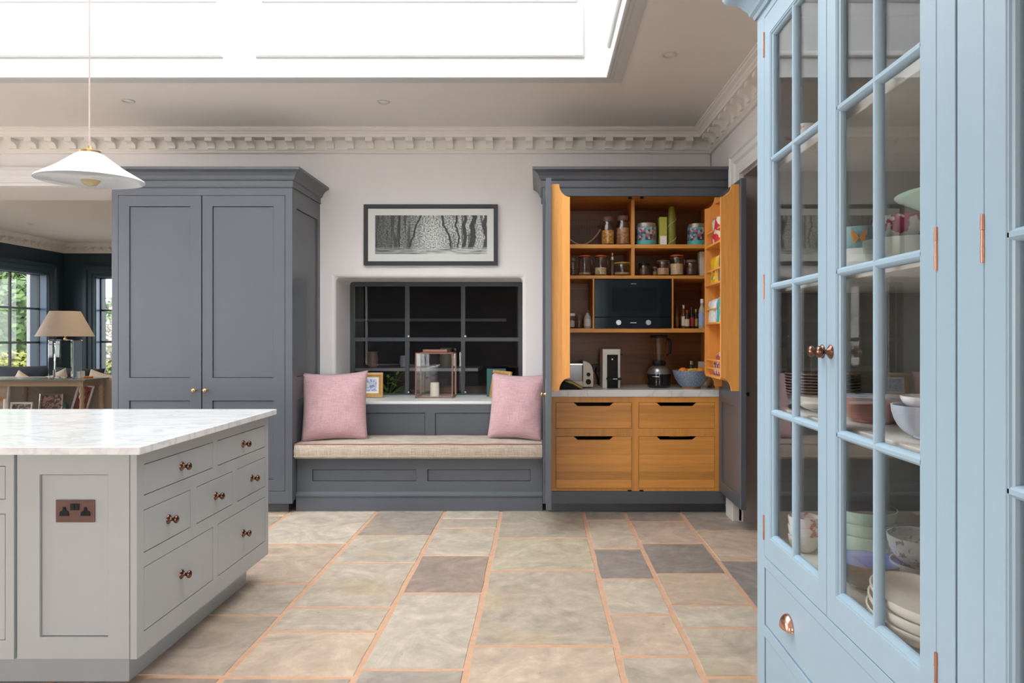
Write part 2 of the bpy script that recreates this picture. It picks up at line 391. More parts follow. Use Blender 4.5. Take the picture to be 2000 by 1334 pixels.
def slab(x0, x1, y0, y1, tint):
    g = 0.0122; z = -RND.random() * 0.0018
    pts = []
    def edge(a, b, n=4):
        for i in range(n):
            t = i / n; pts.append((a[0] + (b[0] - a[0]) * t + RND.uniform(-1, 1) * 0.0035, a[1] + (b[1] - a[1]) * t + RND.uniform(-1, 1) * 0.0035))
    c = [(x0 + g, y0 + g), (x1 - g, y0 + g), (x1 - g, y1 - g), (x0 + g, y1 - g)]
    for i in range(4): edge(c[i], c[(i + 1) % 4])
    n = len(pts); cx = (x0 + x1) / 2; cy = (y0 + y1) / 2
    top = [(cx + (px - cx) * (1 - 0.006 / (x1 - x0)), cy + (py - cy) * (1 - 0.006 / (y1 - y0)), z) for px, py in pts]
    mid = [(px, py, z - 0.004) for px, py in pts]; bot = [(px, py, -0.03) for px, py in pts]
    mb = MB().add(top + mid + bot, [tuple(range(n))] + [(i, (i + 1) % n, n + (i + 1) % n, n + i) for i in range(n)] + [(n + i, n + (i + 1) % n, 2 * n + (i + 1) % n, 2 * n + i) for i in range(n)])
    o = mb.build('flagstone', STONE, floor)
    k = RND.uniform(0.94, 1.05); o.color = (tint[0] * k * 1.035, tint[1] * k * 0.995, tint[2] * k, 1)
for ci, (x0, x1) in enumerate(cols):
    far = YB + 0.75 if x1 < -3.0 else YB
    if x0 > 1.5: far = 5.4
    if ci in known:
        js = [far] + [EYE * F / (y - CY) for y in known[ci]]; tints = list(ktint[ci])
    else:
        js = [far]; tints = []
    stop = -2.6
    while js[-1] > stop: js.append(max(stop, js[-1] - RND.uniform(0.4, 1.05)))
    for k in range(len(js) - 1):
        if js[k] - js[k + 1] < 0.05: continue
        slab(x0, x1, js[k + 1], js[k], tints[k] if k < len(tints) else RND.choice([BE, WARM, PALE, BE, MG, GN, BR, BE]))

# walls
WIN = (-1.715, -0.145, 0.775, 1.812)       # interior window reveal
OPEN = (-6.0, -3.0, 0.0, 2.579)            # opening into the sitting room
wb = MB().framed(XL, XR + 0.0, 0.0, ZC + 0.05, [WIN, OPEN], 0.62, FR(YB)).build('wall_back', WALL, bevel=0.028, seg=3)
struct(wb)
DOORW = (2.2, 4.935, 0.0, 2.48)            # doorway in the right wall
wr = MB().framed(0.0, YB + 0.62, 0.0, ZC + 0.05, [DOORW], 0.36, lambda u, v, w: (XR + w, u, v)).build('wall_right', WALL); struct(wr)
LFILL = [(-5.6, -3.9, 0.25, 2.65), (0.9, 2.7, 0.25, 2.65), (2.9, 4.7, 0.25, 2.65)]  # unseen left windows, added and sized for fill light
RFILL = [(-6.1, -4.3, 0.25, 2.65), (-4.1, -2.3, 0.25, 2.65), (-2.1, -0.4, 0.25, 2.65)]  # unseen right windows, added to fill light on the island side
BFILL = [(-0.2, 1.5, 0.25, 2.65), (1.7, 3.3, 0.25, 2.65)]  # unseen rear windows, added to light the back wall and cupboards
wl = MB().framed(YR, YB + 0.62, 0.0, ZC + 0.05, LFILL, 0.3, lambda u, v, w: (XL - w, u, v)).build('wall_left', WALL); struct(wl)
wrr = MB().framed(YR, 0.36, 0.0, ZC + 0.05, RFILL, 0.3, lambda u, v, w: (XRR + w, u, v)).build('wall_right_rear', WALL); struct(wrr)
struct(MB().box(XR + 0.36, XRR + 0.3, 0.0, 0.36, 0.0, ZC + 0.05).build('wall_return', WALL))
wf = MB().framed(XL - 0.3, XRR + 0.3, 0.0, ZC + 0.05, BFILL, 0.3, lambda u, v, w: (u, YR - w, v)).build('wall_front', WALL); struct(wf)
struct(MB().box(-5.9, -0.6, YR, YR + 0.6, 0.0, 2.75).build('wall_front_dark_backdrop', CHAR))  # unseen dark block added so the inner window reflects dark
struct(MB().framed(DOORW[0] - 0.001, DOORW[1] + 0.001, -0.02, DOORW[3] + 0.001, [(DOORW[0] + 0.02, DOORW[1] - 0.02, -0.03, DOORW[3] - 0.02)], 0.36, lambda u, v, w: (XR + 0.004 + w, u, v)).build('trim_7', mat('brown_grey_paint', (0.42, 0.345, 0.32), 0.5)))
# hall beyond the doorway
hall = struct(MB().box(XR + 1.9, XR + 2.0, 1.4, 5.6, -0.02, ZC).box(XR + 0.36, XR + 2.0, 5.4, 5.5, -0.02, ZC).box(XR + 0.36, XR + 2.0, 1.5, 1.6, -0.02, ZC).box(XR + 0.36, XR + 2.0, 1.5, 5.5, 2.6, 2.7).build('wall_hall', mat('hall_paint', (0.20, 0.165, 0.15), 0.7)))

# ceiling with the roof-lantern opening
SK = (-4.39, 0.447, 1.8, 4.55)
ceil = struct(MB().framed(XL - 0.3, XRR + 0.3, YR - 0.3, YB + 0.62, [(SK[0] - 0.05, SK[1] + 0.05, SK[2] - 0.05, SK[3] + 0.05)], 0.06, lambda u, v, w: (u, v, ZC + w)).build('ceiling', CEIL))
ups = MB()
ups.box(SK[0] - 0.1, SK[1] + 0.1, SK[3], SK[3] + 0.1, ZC - 0.004, 3.86)
ups.box(SK[0] - 0.1, SK[1] + 0.1, SK[2] - 0.1, SK[2], ZC - 0.004, 3.86)
ups.box(SK[1], SK[1] + 0.1, SK[2], SK[3], ZC - 0.004, 3.86)
ups.box(SK[0] - 0.1, SK[0], SK[2], SK[3], ZC - 0.004, 3.86)
ups_o = struct(ups.build('wall_lantern_upstand', UPST))
bol = [(0.0, 0.0), (0.0, -0.012), (0.010, -0.020), (0.024, -0.020), (0.030, -0.010), (0.040, -0.008), (0.046, 0.0)]
def panel_mould(u0, u1, v0, v1, fn): return MB().sweep([(u0, v0), (u1, v0), (u1, v1), (u0, v1)], bol, fn, closed=True).build('panel_moulding', UPST, ups_o)
ZP0, ZP1 = Z(113, 4.55), Z(-2, 4.55) + 0.02
for u0, u1 in ((-1.865, 0.29), (-4.23, -2.08)):
    panel_mould(u0, u1, ZP0, ZP1, FR(SK[3]))
    panel_mould(u0, u1, ZP0, ZP1, lambda u, v, w: (u, SK[2] - w, v))
for u0, u1 in ((3.25, 4.40), (1.95, 3.1)):
    panel_mould(u0, u1, ZP0, ZP1, lambda u, v, w: (SK[1] + w, u, v))
    panel_mould(u0, u1, ZP0, ZP1, lambda u, v, w: (SK[0] - w, u, v))
# bead round the lower edge of the opening, and the flat band beside it
lipp = [(0.0, 0.009), (-0.010, 0.009), (-0.016, 0.004), (-0.030, 0.006), (-0.05, 0.002), (-0.05, -0.003), (0.008, -0.003), (0.008, 0.006)]
struct(MB().sweep([(SK[0], SK[2]), (SK[1], SK[2]), (SK[1], SK[3]), (SK[0], SK[3])], lipp, lambda u, v, w: (u, v, ZC - w), closed=True).build('trim_1', UPST))
# lantern glazing
lan = struct(MB().box(SK[0] - 0.12, SK[1] + 0.12, SK[2] - 0.12, SK[2] + 0.02, 3.86, 3.92).box(SK[0] - 0.12, SK[1] + 0.12, SK[3] - 0.02, SK[3] + 0.12, 3.86, 3.92).box(SK[0] - 0.12, SK[0] + 0.02, SK[2], SK[3], 3.86, 3.92).box(SK[1] - 0.02, SK[1] + 0.12, SK[2], SK[3], 3.86, 3.92).build('window_4', WHITE))
for k in range(1, 5):
    xx = SK[0] + (SK[1] - SK[0]) * k / 5; MB().box(xx - 0.02, xx + 0.02, SK[2], SK[3], 3.865, 3.915).build('glazing_bar', WHITE, lan)
MB().box(SK[0], SK[1], 3.10 - 0.03, 3.10 + 0.03, 3.862, 3.918).build('glazing_bar', WHITE, lan)
for k in range(5):
    xa, xb_ = SK[0] + (SK[1] - SK[0]) * k / 5, SK[0] + (SK[1] - SK[0]) * (k + 1) / 5
    for ya_, yb2 in ((SK[2], 3.10), (3.10, SK[3])): MB().box(xa, xb_, ya_, yb2, 3.886, 3.894).build('pane', SKYDIM, lan)

# cornice with scrolled brackets
def bracket_mesh():
    pr = [(0.038, 0.106), (0.122, 0.106), (0.122, 0.078), (0.106, 0.074)]
    for i in range(7):
        a = PI / 2 * i / 6; pr.append((0.106 - 0.046 * math.sin(a), 0.074 - 0.034 * (1 - math.cos(a)) ))
    pr += [(0.060, 0.030), (0.038, 0.030)]
    o = MB().prism(pr, -0.029, 0.029, lambda u, v, w: (w, -u, v)).build('bracket', PLASTER, None, local=True)
    me = o.data; bpy.data.objects.remove(o); return me
BRK = bracket_mesh()
cpr = [(0, 0), (0.022, 0), (0.030, 0.010), (0.030, 0.018), (0.040, 0.026), (0.040, 0.106), (0.132, 0.106), (0.132, 0.130), (0.140, 0.134), (0.146, 0.146), (0.168, 0.156), (0.172, 0.164), (0.184, 0.166), (0.184, 0.176), (0, 0.176)]
cor = struct(MB().sweep([(XR, 0.0), (XR, YB), (XL, YB)], cpr, lambda u, v, w: (u, v, ZC - 0.176 + w)).build('trim_2', PLASTER))
k = 0
while True:
    x = XR - 0.045 - 0.165 * (k + 1)
    if x < XL + 0.1: break
    child('bracket', BRK, cor, Vector((x, YB, ZC - 0.176)) - cor.location); k += 1
for k in range(40):
    y = YB - 0.045 - 0.165 * (k + 1)
    if y < 0: break
    child('bracket', BRK, cor, Vector((XR, y, ZC - 0.176)) - cor.location, (0, 0, -PI / 2))

# architraves
arch = [(0, 0), (0, -0.018), (0.02, -0.022), (0.03, -0.014), (0.08, -0.018), (0.095, -0.030), (0.125, -0.034), (0.135, -0.046), (0.15, -0.046), (0.15, 0)]
struct(MB().sweep([(OPEN[1], 0), (OPEN[1], OPEN[3]), (OPEN[0], OPEN[3]), (OPEN[0], 0)], [(-a, b) for a, b in arch], FR(YB)).build('trim_3', TRIM))
archd = [(a * 1.08, b * 1.2) for a, b in arch]
struct(MB().sweep([(DOORW[1], 0), (DOORW[1], DOORW[3]), (DOORW[0], DOORW[3]), (DOORW[0], 0)], [(-a, b) for a, b in archd], lambda u, v, w: (XR + w, u, v)).build('trim_4', TRIM))
struct(MB().box(XR - 0.07, XR, DOORW[1], DOORW[1] + 0.18, 0, 0.19).build('trim_5', TRIM, bevel=0.006))

# ------------------------------------------------------------------ windows of the kitchen, some added for fill light
def window(name, u0, u1, v0, v1, nu, nv, fn, m, bar=0.022, frame=0.05, depth=0.05, glass=True, us=None, vv=None, gm=None):
    hs = []
    us = us or [u0 + frame + (u1 - u0 - 2 * frame) * i / nu for i in range(nu + 1)]
    vv = vv or [v0 + frame + (v1 - v0 - 2 * frame) * i / nv for i in range(nv + 1)]
    w = struct(MB().framed(u0, u1, v0, v1, [(us[0], us[-1], vv[0], vv[-1])], depth, fn).build(name, m))
    off = lambda d: (lambda u, v, t: fn(u, v, t + d))
    for x in us[1:-1]: MB().plate([x - bar / 2, x + bar / 2], [vv[0], vv[-1]], [], depth * 0.7, off(depth * 0.1)).build('glazing_bar', m, w)
    for z in vv[1:-1]: MB().plate([us[0], us[-1]], [z - bar / 2, z + bar / 2], [], depth * 0.62, off(depth * 0.14)).build('glazing_bar', m, w)
    if glass:
        for i in range(len(us) - 1):
            for j in range(len(vv) - 1):
                MB().plate([us[i], us[i + 1]], [vv[j], vv[j + 1]], [], 0.004, off(depth * 0.5)).build('pane', gm or GLASS, w)
    return w
YW = 6.26
sW = YW / F
w1 = window('window_1', WIN[0] - 0.02, WIN[1] + 0.02, WIN[2] - 0.02, WIN[3] + 0.02, 3, 2, FR(YW), IRON, 0.034, 0.05, 0.05,
            us=[X(691, YW), X(794.5, YW), X(904, YW), X(1013, YW)], vv=[Z(769, YW), Z(663, YW), Z(559, YW)])
for px in (798, 909):
    for py in (657, 766): MB().lathe([(0.0, -0.012), (0.008, -0.010), (0.010, -0.004), (0.008, 0.0)], 12, ax=lambda x, y, h: (x, h, y), loc=(X(px, YW), YW, Z(py, YW))).build('catch', STEEL, w1, smooth=True)
MB().box(-1.78, -0.08, 5.655, YW, 0.765, 0.79).build('sill', WHITE, w1, bevel=0.004)
# unlit room behind the inner window
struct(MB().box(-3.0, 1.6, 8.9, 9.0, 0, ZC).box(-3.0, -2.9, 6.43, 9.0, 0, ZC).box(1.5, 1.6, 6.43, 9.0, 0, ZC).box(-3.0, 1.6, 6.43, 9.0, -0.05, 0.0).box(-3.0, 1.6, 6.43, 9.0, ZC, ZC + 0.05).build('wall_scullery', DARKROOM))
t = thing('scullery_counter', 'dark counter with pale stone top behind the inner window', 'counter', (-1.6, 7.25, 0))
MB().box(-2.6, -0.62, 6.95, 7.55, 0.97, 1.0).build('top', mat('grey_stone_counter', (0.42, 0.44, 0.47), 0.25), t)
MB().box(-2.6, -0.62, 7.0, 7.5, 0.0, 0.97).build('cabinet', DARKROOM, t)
tag(MB().box(-2.6, -0.4, 8.2, 8.5, 1.50, 1.53).build('scullery_shelf', mat('grey_scullery_shelf', (0.16, 0.16, 0.17), 0.4)), 'grey shelf high up in dark room behind inner window', 'shelf')
for i, (x_, r_, h_, lb) in enumerate(((-1.75, 0.06, 0.16, 'left pot on the counter behind inner window'), (-1.42, 0.05, 0.12, 'middle pot on the counter behind inner window'), (-0.98, 0.07, 0.2, 'right pot on the counter behind inner window'))):
    tag(MB().lathe([(0, 0), (r_ * 0.7, 0), (r_, h_ * 0.4), (r_ * 0.8, h_ * 0.9), (r_ * 0.9, h_), (r_ * 0.75, h_), (0, h_ * 0.9)], 20, loc=(x_, 7.25, 1.0)).build('pot', mat('pot_glaze_%d' % i, ((0.35, 0.22, 0.16), (0.5, 0.5, 0.55), (0.3, 0.28, 0.2))[i], 0.3), smooth=True), lb, 'pot', 'pots behind the inner window')
t = thing('potted_plant', 'leafy green plant behind the lower left panes of inner window', 'plant', (-1.45, 6.62, 0.62))
MB().lathe([(0, 0), (0.07, 0), (0.09, 0.14), (0.08, 0.14), (0, 0.12)], 20).build('pot', BLACKM, t, local=True, smooth=True)
MB().box(-0.45, 0.35, -0.11, 0.13, -0.62, -0.001).build('stand', BLACKM, t, local=True)
rl = random.Random(5); lv = MB(); st = MB()
for k in range(46):
    a = rl.uniform(0, 2 * PI); R_ = rl.uniform(0.02, 0.30); z_ = 0.16 + rl.uniform(0.0, 0.20); c_ = Vector((R_ * math.cos(a), R_ * math.sin(a) * 0.35, z_))
    d_ = Vector((math.cos(a), 0.35 * math.sin(a), rl.uniform(-0.3, 0.6))).normalized(); n_ = d_.cross(Vector((0.2, 0, 1))).normalized(); L_ = rl.uniform(0.025, 0.045)
    lv.add([c_ - d_ * L_, c_ + n_ * L_ * 0.55, c_ + d_ * L_, c_ - n_ * L_ * 0.55], [(0, 1, 2, 3)])
    if k % 4 == 0: st.tube([(0, 0, 0.12), tuple(c_ * 0.6 + Vector((0, 0, 0.06))), tuple(c_)], 0.003, 5)
lo = lv.build('leaves', mat('houseplant_leaf', (0.16, 0.34, 0.05), 0.4), t, local=True)
st.build('stem', mat('plant_stem', (0.10, 0.16, 0.04), 0.6), t, local=True)
for i, (a, b, c, d) in enumerate(LFILL): window('window_%d' % (11 + i), a, b, c, d, 2, 3, lambda u, v, w: (XL - 0.2 + w, u, v), IRON, glass=False)  # frames of the unseen fill windows, here and below
for i, (a, b, c, d) in enumerate(RFILL): window('window_%d' % (17 + i), a, b, c, d, 2, 3, lambda u, v, w: (XRR + 0.2 - w, u, v), IRON, glass=False)
for i, (a, b, c, d) in enumerate(BFILL): window('window_%d' % (20 + i), a, b, c, d, 2, 3, lambda u, v, w: (u, YR - 0.2 + w, v), IRON, glass=False)

# ------------------------------------------------------------------ sitting room beyond the opening
LX, LY, LXR = -8.77, 12.77, -3.05
struct(MB().box(LX - 0.3, LXR + 0.1, YB + 0.62, LY + 0.3, -0.12, 0.0).build('floor_sitting_room', FLOORW))
struct(MB().box(LX - 0.3, LXR + 0.1, YB + 0.62, LY + 0.3, ZC, ZC + 0.1).build('ceiling_sitting_room', CEIL))
struct(MB().framed(YB + 0.62, LY + 0.3, 0, ZC, [(7.2, 9.2, 0.6, 2.42), (10.3, 12.32, 0.6, 2.42)], 0.3, lambda u, v, w: (LX - w, u, v)).build('wall_sitting_left', TEAL))
struct(MB().framed(LX, LXR, 0, ZC, [(-8.19, -5.4, 0.6, 2.42)], 0.3, FR(LY)).build('wall_sitting_back', TEAL))
struct(MB().box(LXR, LXR + 0.1, YB + 0.62, LY, 0, ZC).build('wall_sitting_right', TEAL))
struct(MB().box(LX, XL, YB + 0.52, YB + 0.62, 0, ZC).build('wall_sitting_front', TEAL))
cor2 = struct(MB().sweep([(LXR, LY), (LX, LY), (LX, YB + 0.62)], cpr, lambda u, v, w: (u, v, ZC - 0.176 + w)).build('trim_6', PLASTER))
for k in range(33): child('bracket', BRK, cor2, Vector((LX + 0.045 + 0.165 * (k + 1), LY, ZC - 0.176)) - cor2.location)
for k in range(36): child('bracket', BRK, cor2, Vector((LX, LY - 0.045 - 0.165 * (k + 1), ZC - 0.176)) - cor2.location, (0, 0, PI / 2))
w2 = window('window_2', 10.3, 12.32, 0.6, 2.42, 3, 3, lambda u, v, w: (LX - 0.12 - w, u, v), BLACKM, 0.035, 0.02, 0.04, gm=DIMG)
w3 = window('window_3', -8.19, -5.4, 0.6, 2.42, 4, 3, FR(LY + 0.12), BLACKM, 0.035, 0.03, 0.04, gm=DIMG)
window('window_10', 7.2, 9.2, 0.6, 2.42, 3, 3, lambda u, v, w: (LX - 0.12 - w, u, v), BLACKM, 0.035, 0.02, 0.04, glass=False)  # unseen window added to light the sitting room
# blue shutter linings and casings
def lining(u0, u1, v0, v1, fn, d, par, m):
    MB().framed(u0 - 0.001, u1 + 0.001, v0 - 0.001, v1 + 0.001, [(u0 + 0.012, u1 - 0.012, v0 + 0.012, v1 - 0.012)], d, fn).build('lining', m, par)
lining(10.3, 12.32, 0.6, 2.42, lambda u, v, w: (LX + 0.004 - w, u, v), 0.12, w2, TEALR)
lining(-8.19, -5.4, 0.6, 2.42, FR(LY - 0.004), 0.12, w3, TEALR)
cas = [(0, 0), (0, -0.03), (-0.04, -0.03), (-0.05, -0.045), (-0.11, -0.05), (-0.13, -0.08), (-0.19, -0.08), (-0.19, 0)]
MB().sweep([(12.32, 0), (12.32, 2.42), (10.3, 2.42), (10.3, 0)], cas, lambda u, v, w: (LX - w, u, v)).build('casing', TEAL, w2)
MB().sweep([(-5.4, 0), (-5.4, 2.42), (-8.19, 2.42), (-8.19, 0)], cas, FR(LY)).build('casing', TEAL, w3)

# garden beyond the sitting-room windows
LEAF_D = mat('leaf_dark', (0.035, 0.07, 0.018), 0.6, var=0.5, vscale=2)
LEAF_M = mat('leaf_mid', (0.075, 0.135, 0.03), 0.6, var=0.4, vscale=2)
LEAF_Y = mat('leaf_yellow', (0.21, 0.22, 0.035), 0.6, var=0.3, vscale=4)
LEAF_F = mat('flower_cream', (0.40, 0.37, 0.29), 0.6, var=0.3, vscale=6)
GRAVEL = mat('gravel', (0.22, 0.21, 0.20), 0.9, var=0.3, vscale=30)
PEBBLE = mat('pebbledash', (0.45, 0.44, 0.43), 0.9, var=0.15, vscale=60, bump=1.0, bscale=60)
struct(MB().box(-60, 30, -30, 60, -0.6, -0.5).build('ground', GRAVEL))
def foliage(name, label, cat, c, r, n, m, leaf=0.09, core=True):
    t = thing(name, label, cat, (c[0], c[1], -0.5))
    mb = MB(); rr = random.Random(int(abs(c[0] * 100 + c[1] * 10)) + n)
    for _ in range(n):
        d = Vector((rr.gauss(0, 1), rr.gauss(0, 1), rr.gauss(0, 1))).normalized(); k = rr.uniform(0.82, 1.06)
        p = Vector((c[0] + d.x * r[0] * k, c[1] + d.y * r[1] * k, c[2] + d.z * r[2] * k))
        if p.z < -0.48: continue
        a = Vector((rr.gauss(0, 1), rr.gauss(0, 1), rr.gauss(0, 1))).normalized(); b = a.cross(d).normalized() if abs(a.dot(d)) < 0.99 else Vector((1, 0, 0))
        s_ = leaf * rr.uniform(0.6, 1.4)
        mb.add([p - a * s_, p + b * s_ * 0.5, p + a * s_, p - b * s_ * 0.5], [(0, 1, 2, 3)])
    o = mb.build('leaves', m[0], t); o['kind'] = 'stuff'
    k = MB().lathe([(0.01, -1)] + [(math.sin(PI * i / 8) , -math.cos(PI * i / 8)) for i in range(1, 8)] + [(0.01, 1)], 16, ax=lambda x, y, h: (x * r[0] * 0.86, y * r[1] * 0.86, max(h * r[2] * 0.86, -0.48 - c[2])), loc=c).build('core', m[1], t, smooth=True)
    return t
foliage('hedge', 'tall dark green garden hedge behind the left sitting room window', 'hedge', (-16.0, 20.5, 1.0), (4.2, 1.6, 2.1), 9000, (LEAF_M, LEAF_D), 0.12)
foliage('conifer', 'dark conifer rising beside the hedge outside the sitting room window', 'tree', (-18.8, 26.0, 2.8), (1.8, 1.8, 4.2), 6000, (LEAF_D, LEAF_D), 0.16)
foliage('tree', 'pale green tree far down the garden beyond the hedge', 'tree', (-24.0, 31.0, 3.4), (3.5, 3.0, 3.0), 6000, (LEAF_M, LEAF_D), 0.2)
foliage('round_bush', 'round yellow green bush outside the left sitting room window', 'bush', (-11.75, 15.6, 0.35), (0.6, 0.6, 0.62), 3500, (LEAF_Y, LEAF_M), 0.06)
foliage('flowering_shrub', 'low shrub with orange and yellow blooms before the white pillar', 'bush', (-10.5, 14.2, 0.1), (0.35, 0.4, 0.45), 1500, (LEAF_Y, LEAF_M), 0.05)
foliage('cream_flower_shrub', 'cream flowering shrub outside the narrow far window', 'bush', (-10.2, 16.2, 0.95), (0.85, 0.6, 0.75), 3500, (LEAF_F, LEAF_Y), 0.06)
foliage('yellow_shrub', 'yellow green shrub below the cream flowers at far window', 'bush', (-9.15, 14.4, 0.2), (0.6, 0.5, 0.6), 3500, (LEAF_Y, LEAF_M), 0.06)
foliage('garden_tree', 'green garden tree seen through the narrow far window', 'tree', (-10.6, 24.5, 2.4), (2.4, 1.5, 2.4), 7000, (LEAF_M, LEAF_D), 0.12)
tag(MB().box(-9.45, -9.10, 12.75, 13.15, -0.5, 3.4).build('pebbledash_pillar', PEBBLE), 'white pebbledash pillar outside the left sitting room window', 'pillar')

# console table behind the sofa
YT = 8.30
tz = Z(741, YT)
ct = thing('console_table', 'long weathered wooden console table behind the sofa', 'table', (-6.6, YT + 0.22, 0))
XT = X(163, YT)
TTOP = mat('zinc_table_top', (0.20, 0.22, 0.20), 0.22, 0.0, var=0.15)
MB().box(XT - 2.2, XT + 0.03, YT - 0.02, YT + 0.46, tz - 0.022, tz).build('table_top', TTOP, ct, bevel=0.004)
MB().box(XT - 2.14, XT - 0.03, YT + 0.02, YT + 0.04, tz - 0.085, tz - 0.022).box(XT - 2.14, XT - 0.03, YT + 0.40, YT + 0.42, tz - 0.085, tz - 0.022).box(XT - 0.045, XT - 0.025, YT + 0.04, YT + 0.40, tz - 0.085, tz - 0.022).build('apron', TABLEW, ct)
legp = [(0.026, 0), (0.03, 0.05), (0.022, 0.09), (0.034, 0.14), (0.022, 0.18), (0.030, 0.36), (0.022, 0.46), (0.036, 0.49), (0.022, 0.52), (0.034, 0.55), (0.024, 0.58), (0.026, 0.60)]
kz = (tz - 0.085) / 0.60
for lx, ly in ((XT - 0.04, YT + 0.035), (XT - 0.04, YT + 0.405), (XT - 2.12, YT + 0.035), (XT - 2.12, YT + 0.405), (XT - 1.0, YT + 0.405)):
    MB().lathe([(r, h * kz) for r, h in legp], 16, loc=(lx, ly, 0)).box(lx - 0.034, lx + 0.034, ly - 0.034, ly + 0.034, tz - 0.09, tz - 0.024).build('leg', TABLEW, ct, smooth=True)
zs = 0.36
MB().box(XT - 2.14, XT - 0.03, YT + 0.03, YT + 0.42, zs - 0.03, zs).build('lower_shelf', TABLEW, ct)
# glass lamp with linen shade
lamp = thing('table_lamp', 'clear glass table lamp with beige linen shade on the console', 'lamp', (X(127, YT + 0.2), YT + 0.2, tz))
yl = YT + 0.2
def at_l(px): return X(px, yl)
bx0, bx1 = at_l(104), at_l(152)
MB().box(bx0, bx1, yl - 0.10, yl + 0.10, tz, Z(663, yl)).build('glass_base', LAMPG, lamp, bevel=0.018, seg=3)
lx = at_l(127.5)
MB().lathe([(0.016, Z(664, yl)), (0.016, Z(660, yl)), (0.008, Z(659, yl)), (0.008, Z(640, yl))], 12, loc=(lx, yl, 0)).build('stem', BRASS, lamp, smooth=True)
r0, r1 = (at_l(176) - at_l(78)) / 2, (at_l(154) - at_l(103)) / 2
MB().lathe([(r0, Z(657, yl)), (r1, Z(608, yl)), (r1 - 0.004, Z(608, yl)), (r0 - 0.004, Z(657, yl)), (r0, Z(657, yl))], 40, loc=(lx, yl, 0)).build('lamp_shade', SHADE, lamp, smooth=True)
# sofa with cushions behind the table
sofa = thing('sofa', 'taupe sofa standing behind the console table', 'sofa', (-6.5, 9.3, 0))
MB().box(-8.5, -5.35, 8.80, 8.98, 0.12, 0.80).build('backrest', TAUPE, sofa, bevel=0.04, seg=3)
MB().box(-8.5, -5.35, 8.98, 9.75, 0.12, 0.45).build('seat', TAUPE, sofa, bevel=0.04, seg=3)
MB().box(-5.35, -5.15, 8.80, 9.75, 0.0, 0.62).build('arm', TAUPE, sofa, bevel=0.05, seg=3)
MB().box(-8.70, -8.5, 8.80, 9.75, 0.0, 0.62).build('arm', TAUPE, sofa, bevel=0.05, seg=3)

def pillow_mesh(w, h, t, seed, n=26, wr=0.006):
    mb = MB(); vs_ = []; fs = []
    for side in (1, -1):
        for j in range(n + 1):
            for i in range(n + 1):
                u = 2 * i / n - 1; v = 2 * j / n - 1
                prof = ((1 - abs(u) ** 2.6) * (1 - abs(v) ** 2.6)); d = t / 2 * max(0, prof) ** 0.62
                x = u * w / 2 * (1 - 0.06 * (1 - v * v)); z = v * h / 2 * (1 - 0.085 * (1 - u * u))
                q = Vector((x * 9 + seed, z * 9, side * 3))
                k = noise.noise(q) * wr * 1.6 + abs(noise.noise(q * 2.1 + Vector((x * 30, 0, 0)))) * wr
                vs_.append((x, -side * (d + k * min(1, prof * 3)), z + h / 2))
    S = (n + 1) ** 2
    for s_ in (0, 1):
        for j in range(n):
            for i in range(n):
                a = s_ * S + j * (n + 1) + i; fs.append((a, a + 1, a + n + 2, a + n + 1))
    mb.add(vs_, fs)
    o = mb.build('x', PINK, None, local=True); me = o.data; bpy.data.objects.remove(o)
    bm = bmesh.new(); bm.from_mesh(me); bmesh.ops.remove_doubles(bm, verts=bm.verts, dist=0.0004); bmesh.ops.recalc_face_normals(bm, faces=bm.faces); bm.to_mesh(me); bm.free()
    me.shade_smooth()
    return me
CUSH_C = fabric('cushion_cream', (0.62, 0.55, 0.46), (0.52, 0.45, 0.37))
CUSH_P = fabric('cushion_dusty', (0.50, 0.40, 0.36), (0.42, 0.32, 0.28))
def cushion(name, label, loc, w, h, t, rot, m, seed, cat='cushion', group=None):
    me = pillow_mesh(w, h, t, seed); me.materials.clear(); me.materials.append(m)
    o = bpy.data.objects.new(name, me); C.objects.link(o); o.location = loc; o.rotation_euler = rot
    return tag(o, label, cat, group)
cushion('cushion', 'navy bolster cushion along the sofa back under left window', (-6.95, 9.12, 0.45), 0.95, 0.50, 0.2, (-0.2, 0, 0), NAVY, 1)
cushion('cushion', 'second navy cushion on the sofa nearer the lamp', (-6.1, 9.10, 0.45), 0.62, 0.47, 0.18, (-0.2, 0.05, 0), NAVY, 2)
cushion('cushion', 'small cream cushion leaning on sofa at the left edge', (-6.85, 9.02, 0.45), 0.36, 0.40, 0.1, (-0.1, 0.5, 0), CUSH_C, 3)
cushion('cushion', 'dusty rose cushion peeking over the console table', (-6.42, 9.02, 0.46), 0.34, 0.40, 0.1, (-0.1, 0.6, 0), CUSH_P, 4)
cushion('cushion', 'cream cushion just left of the glass lamp', (-6.18, 9.03, 0.46), 0.36, 0.42, 0.1, (-0.1, -0.35, 0), CUSH_C, 5)
cushion('cushion', 'oatmeal cushion standing behind the glass lamp base', (-5.78, 9.02, 0.46), 0.40, 0.40, 0.1, (-0.1, 0.25, 0), CUSH_C, 6)
cushion('cushion', 'beige cushion at the sofa end beside the grey cupboard', (-5.48, 9.02, 0.46), 0.36, 0.44, 0.1, (-0.1, 0.55, 0.2), CUSH_C, 7)
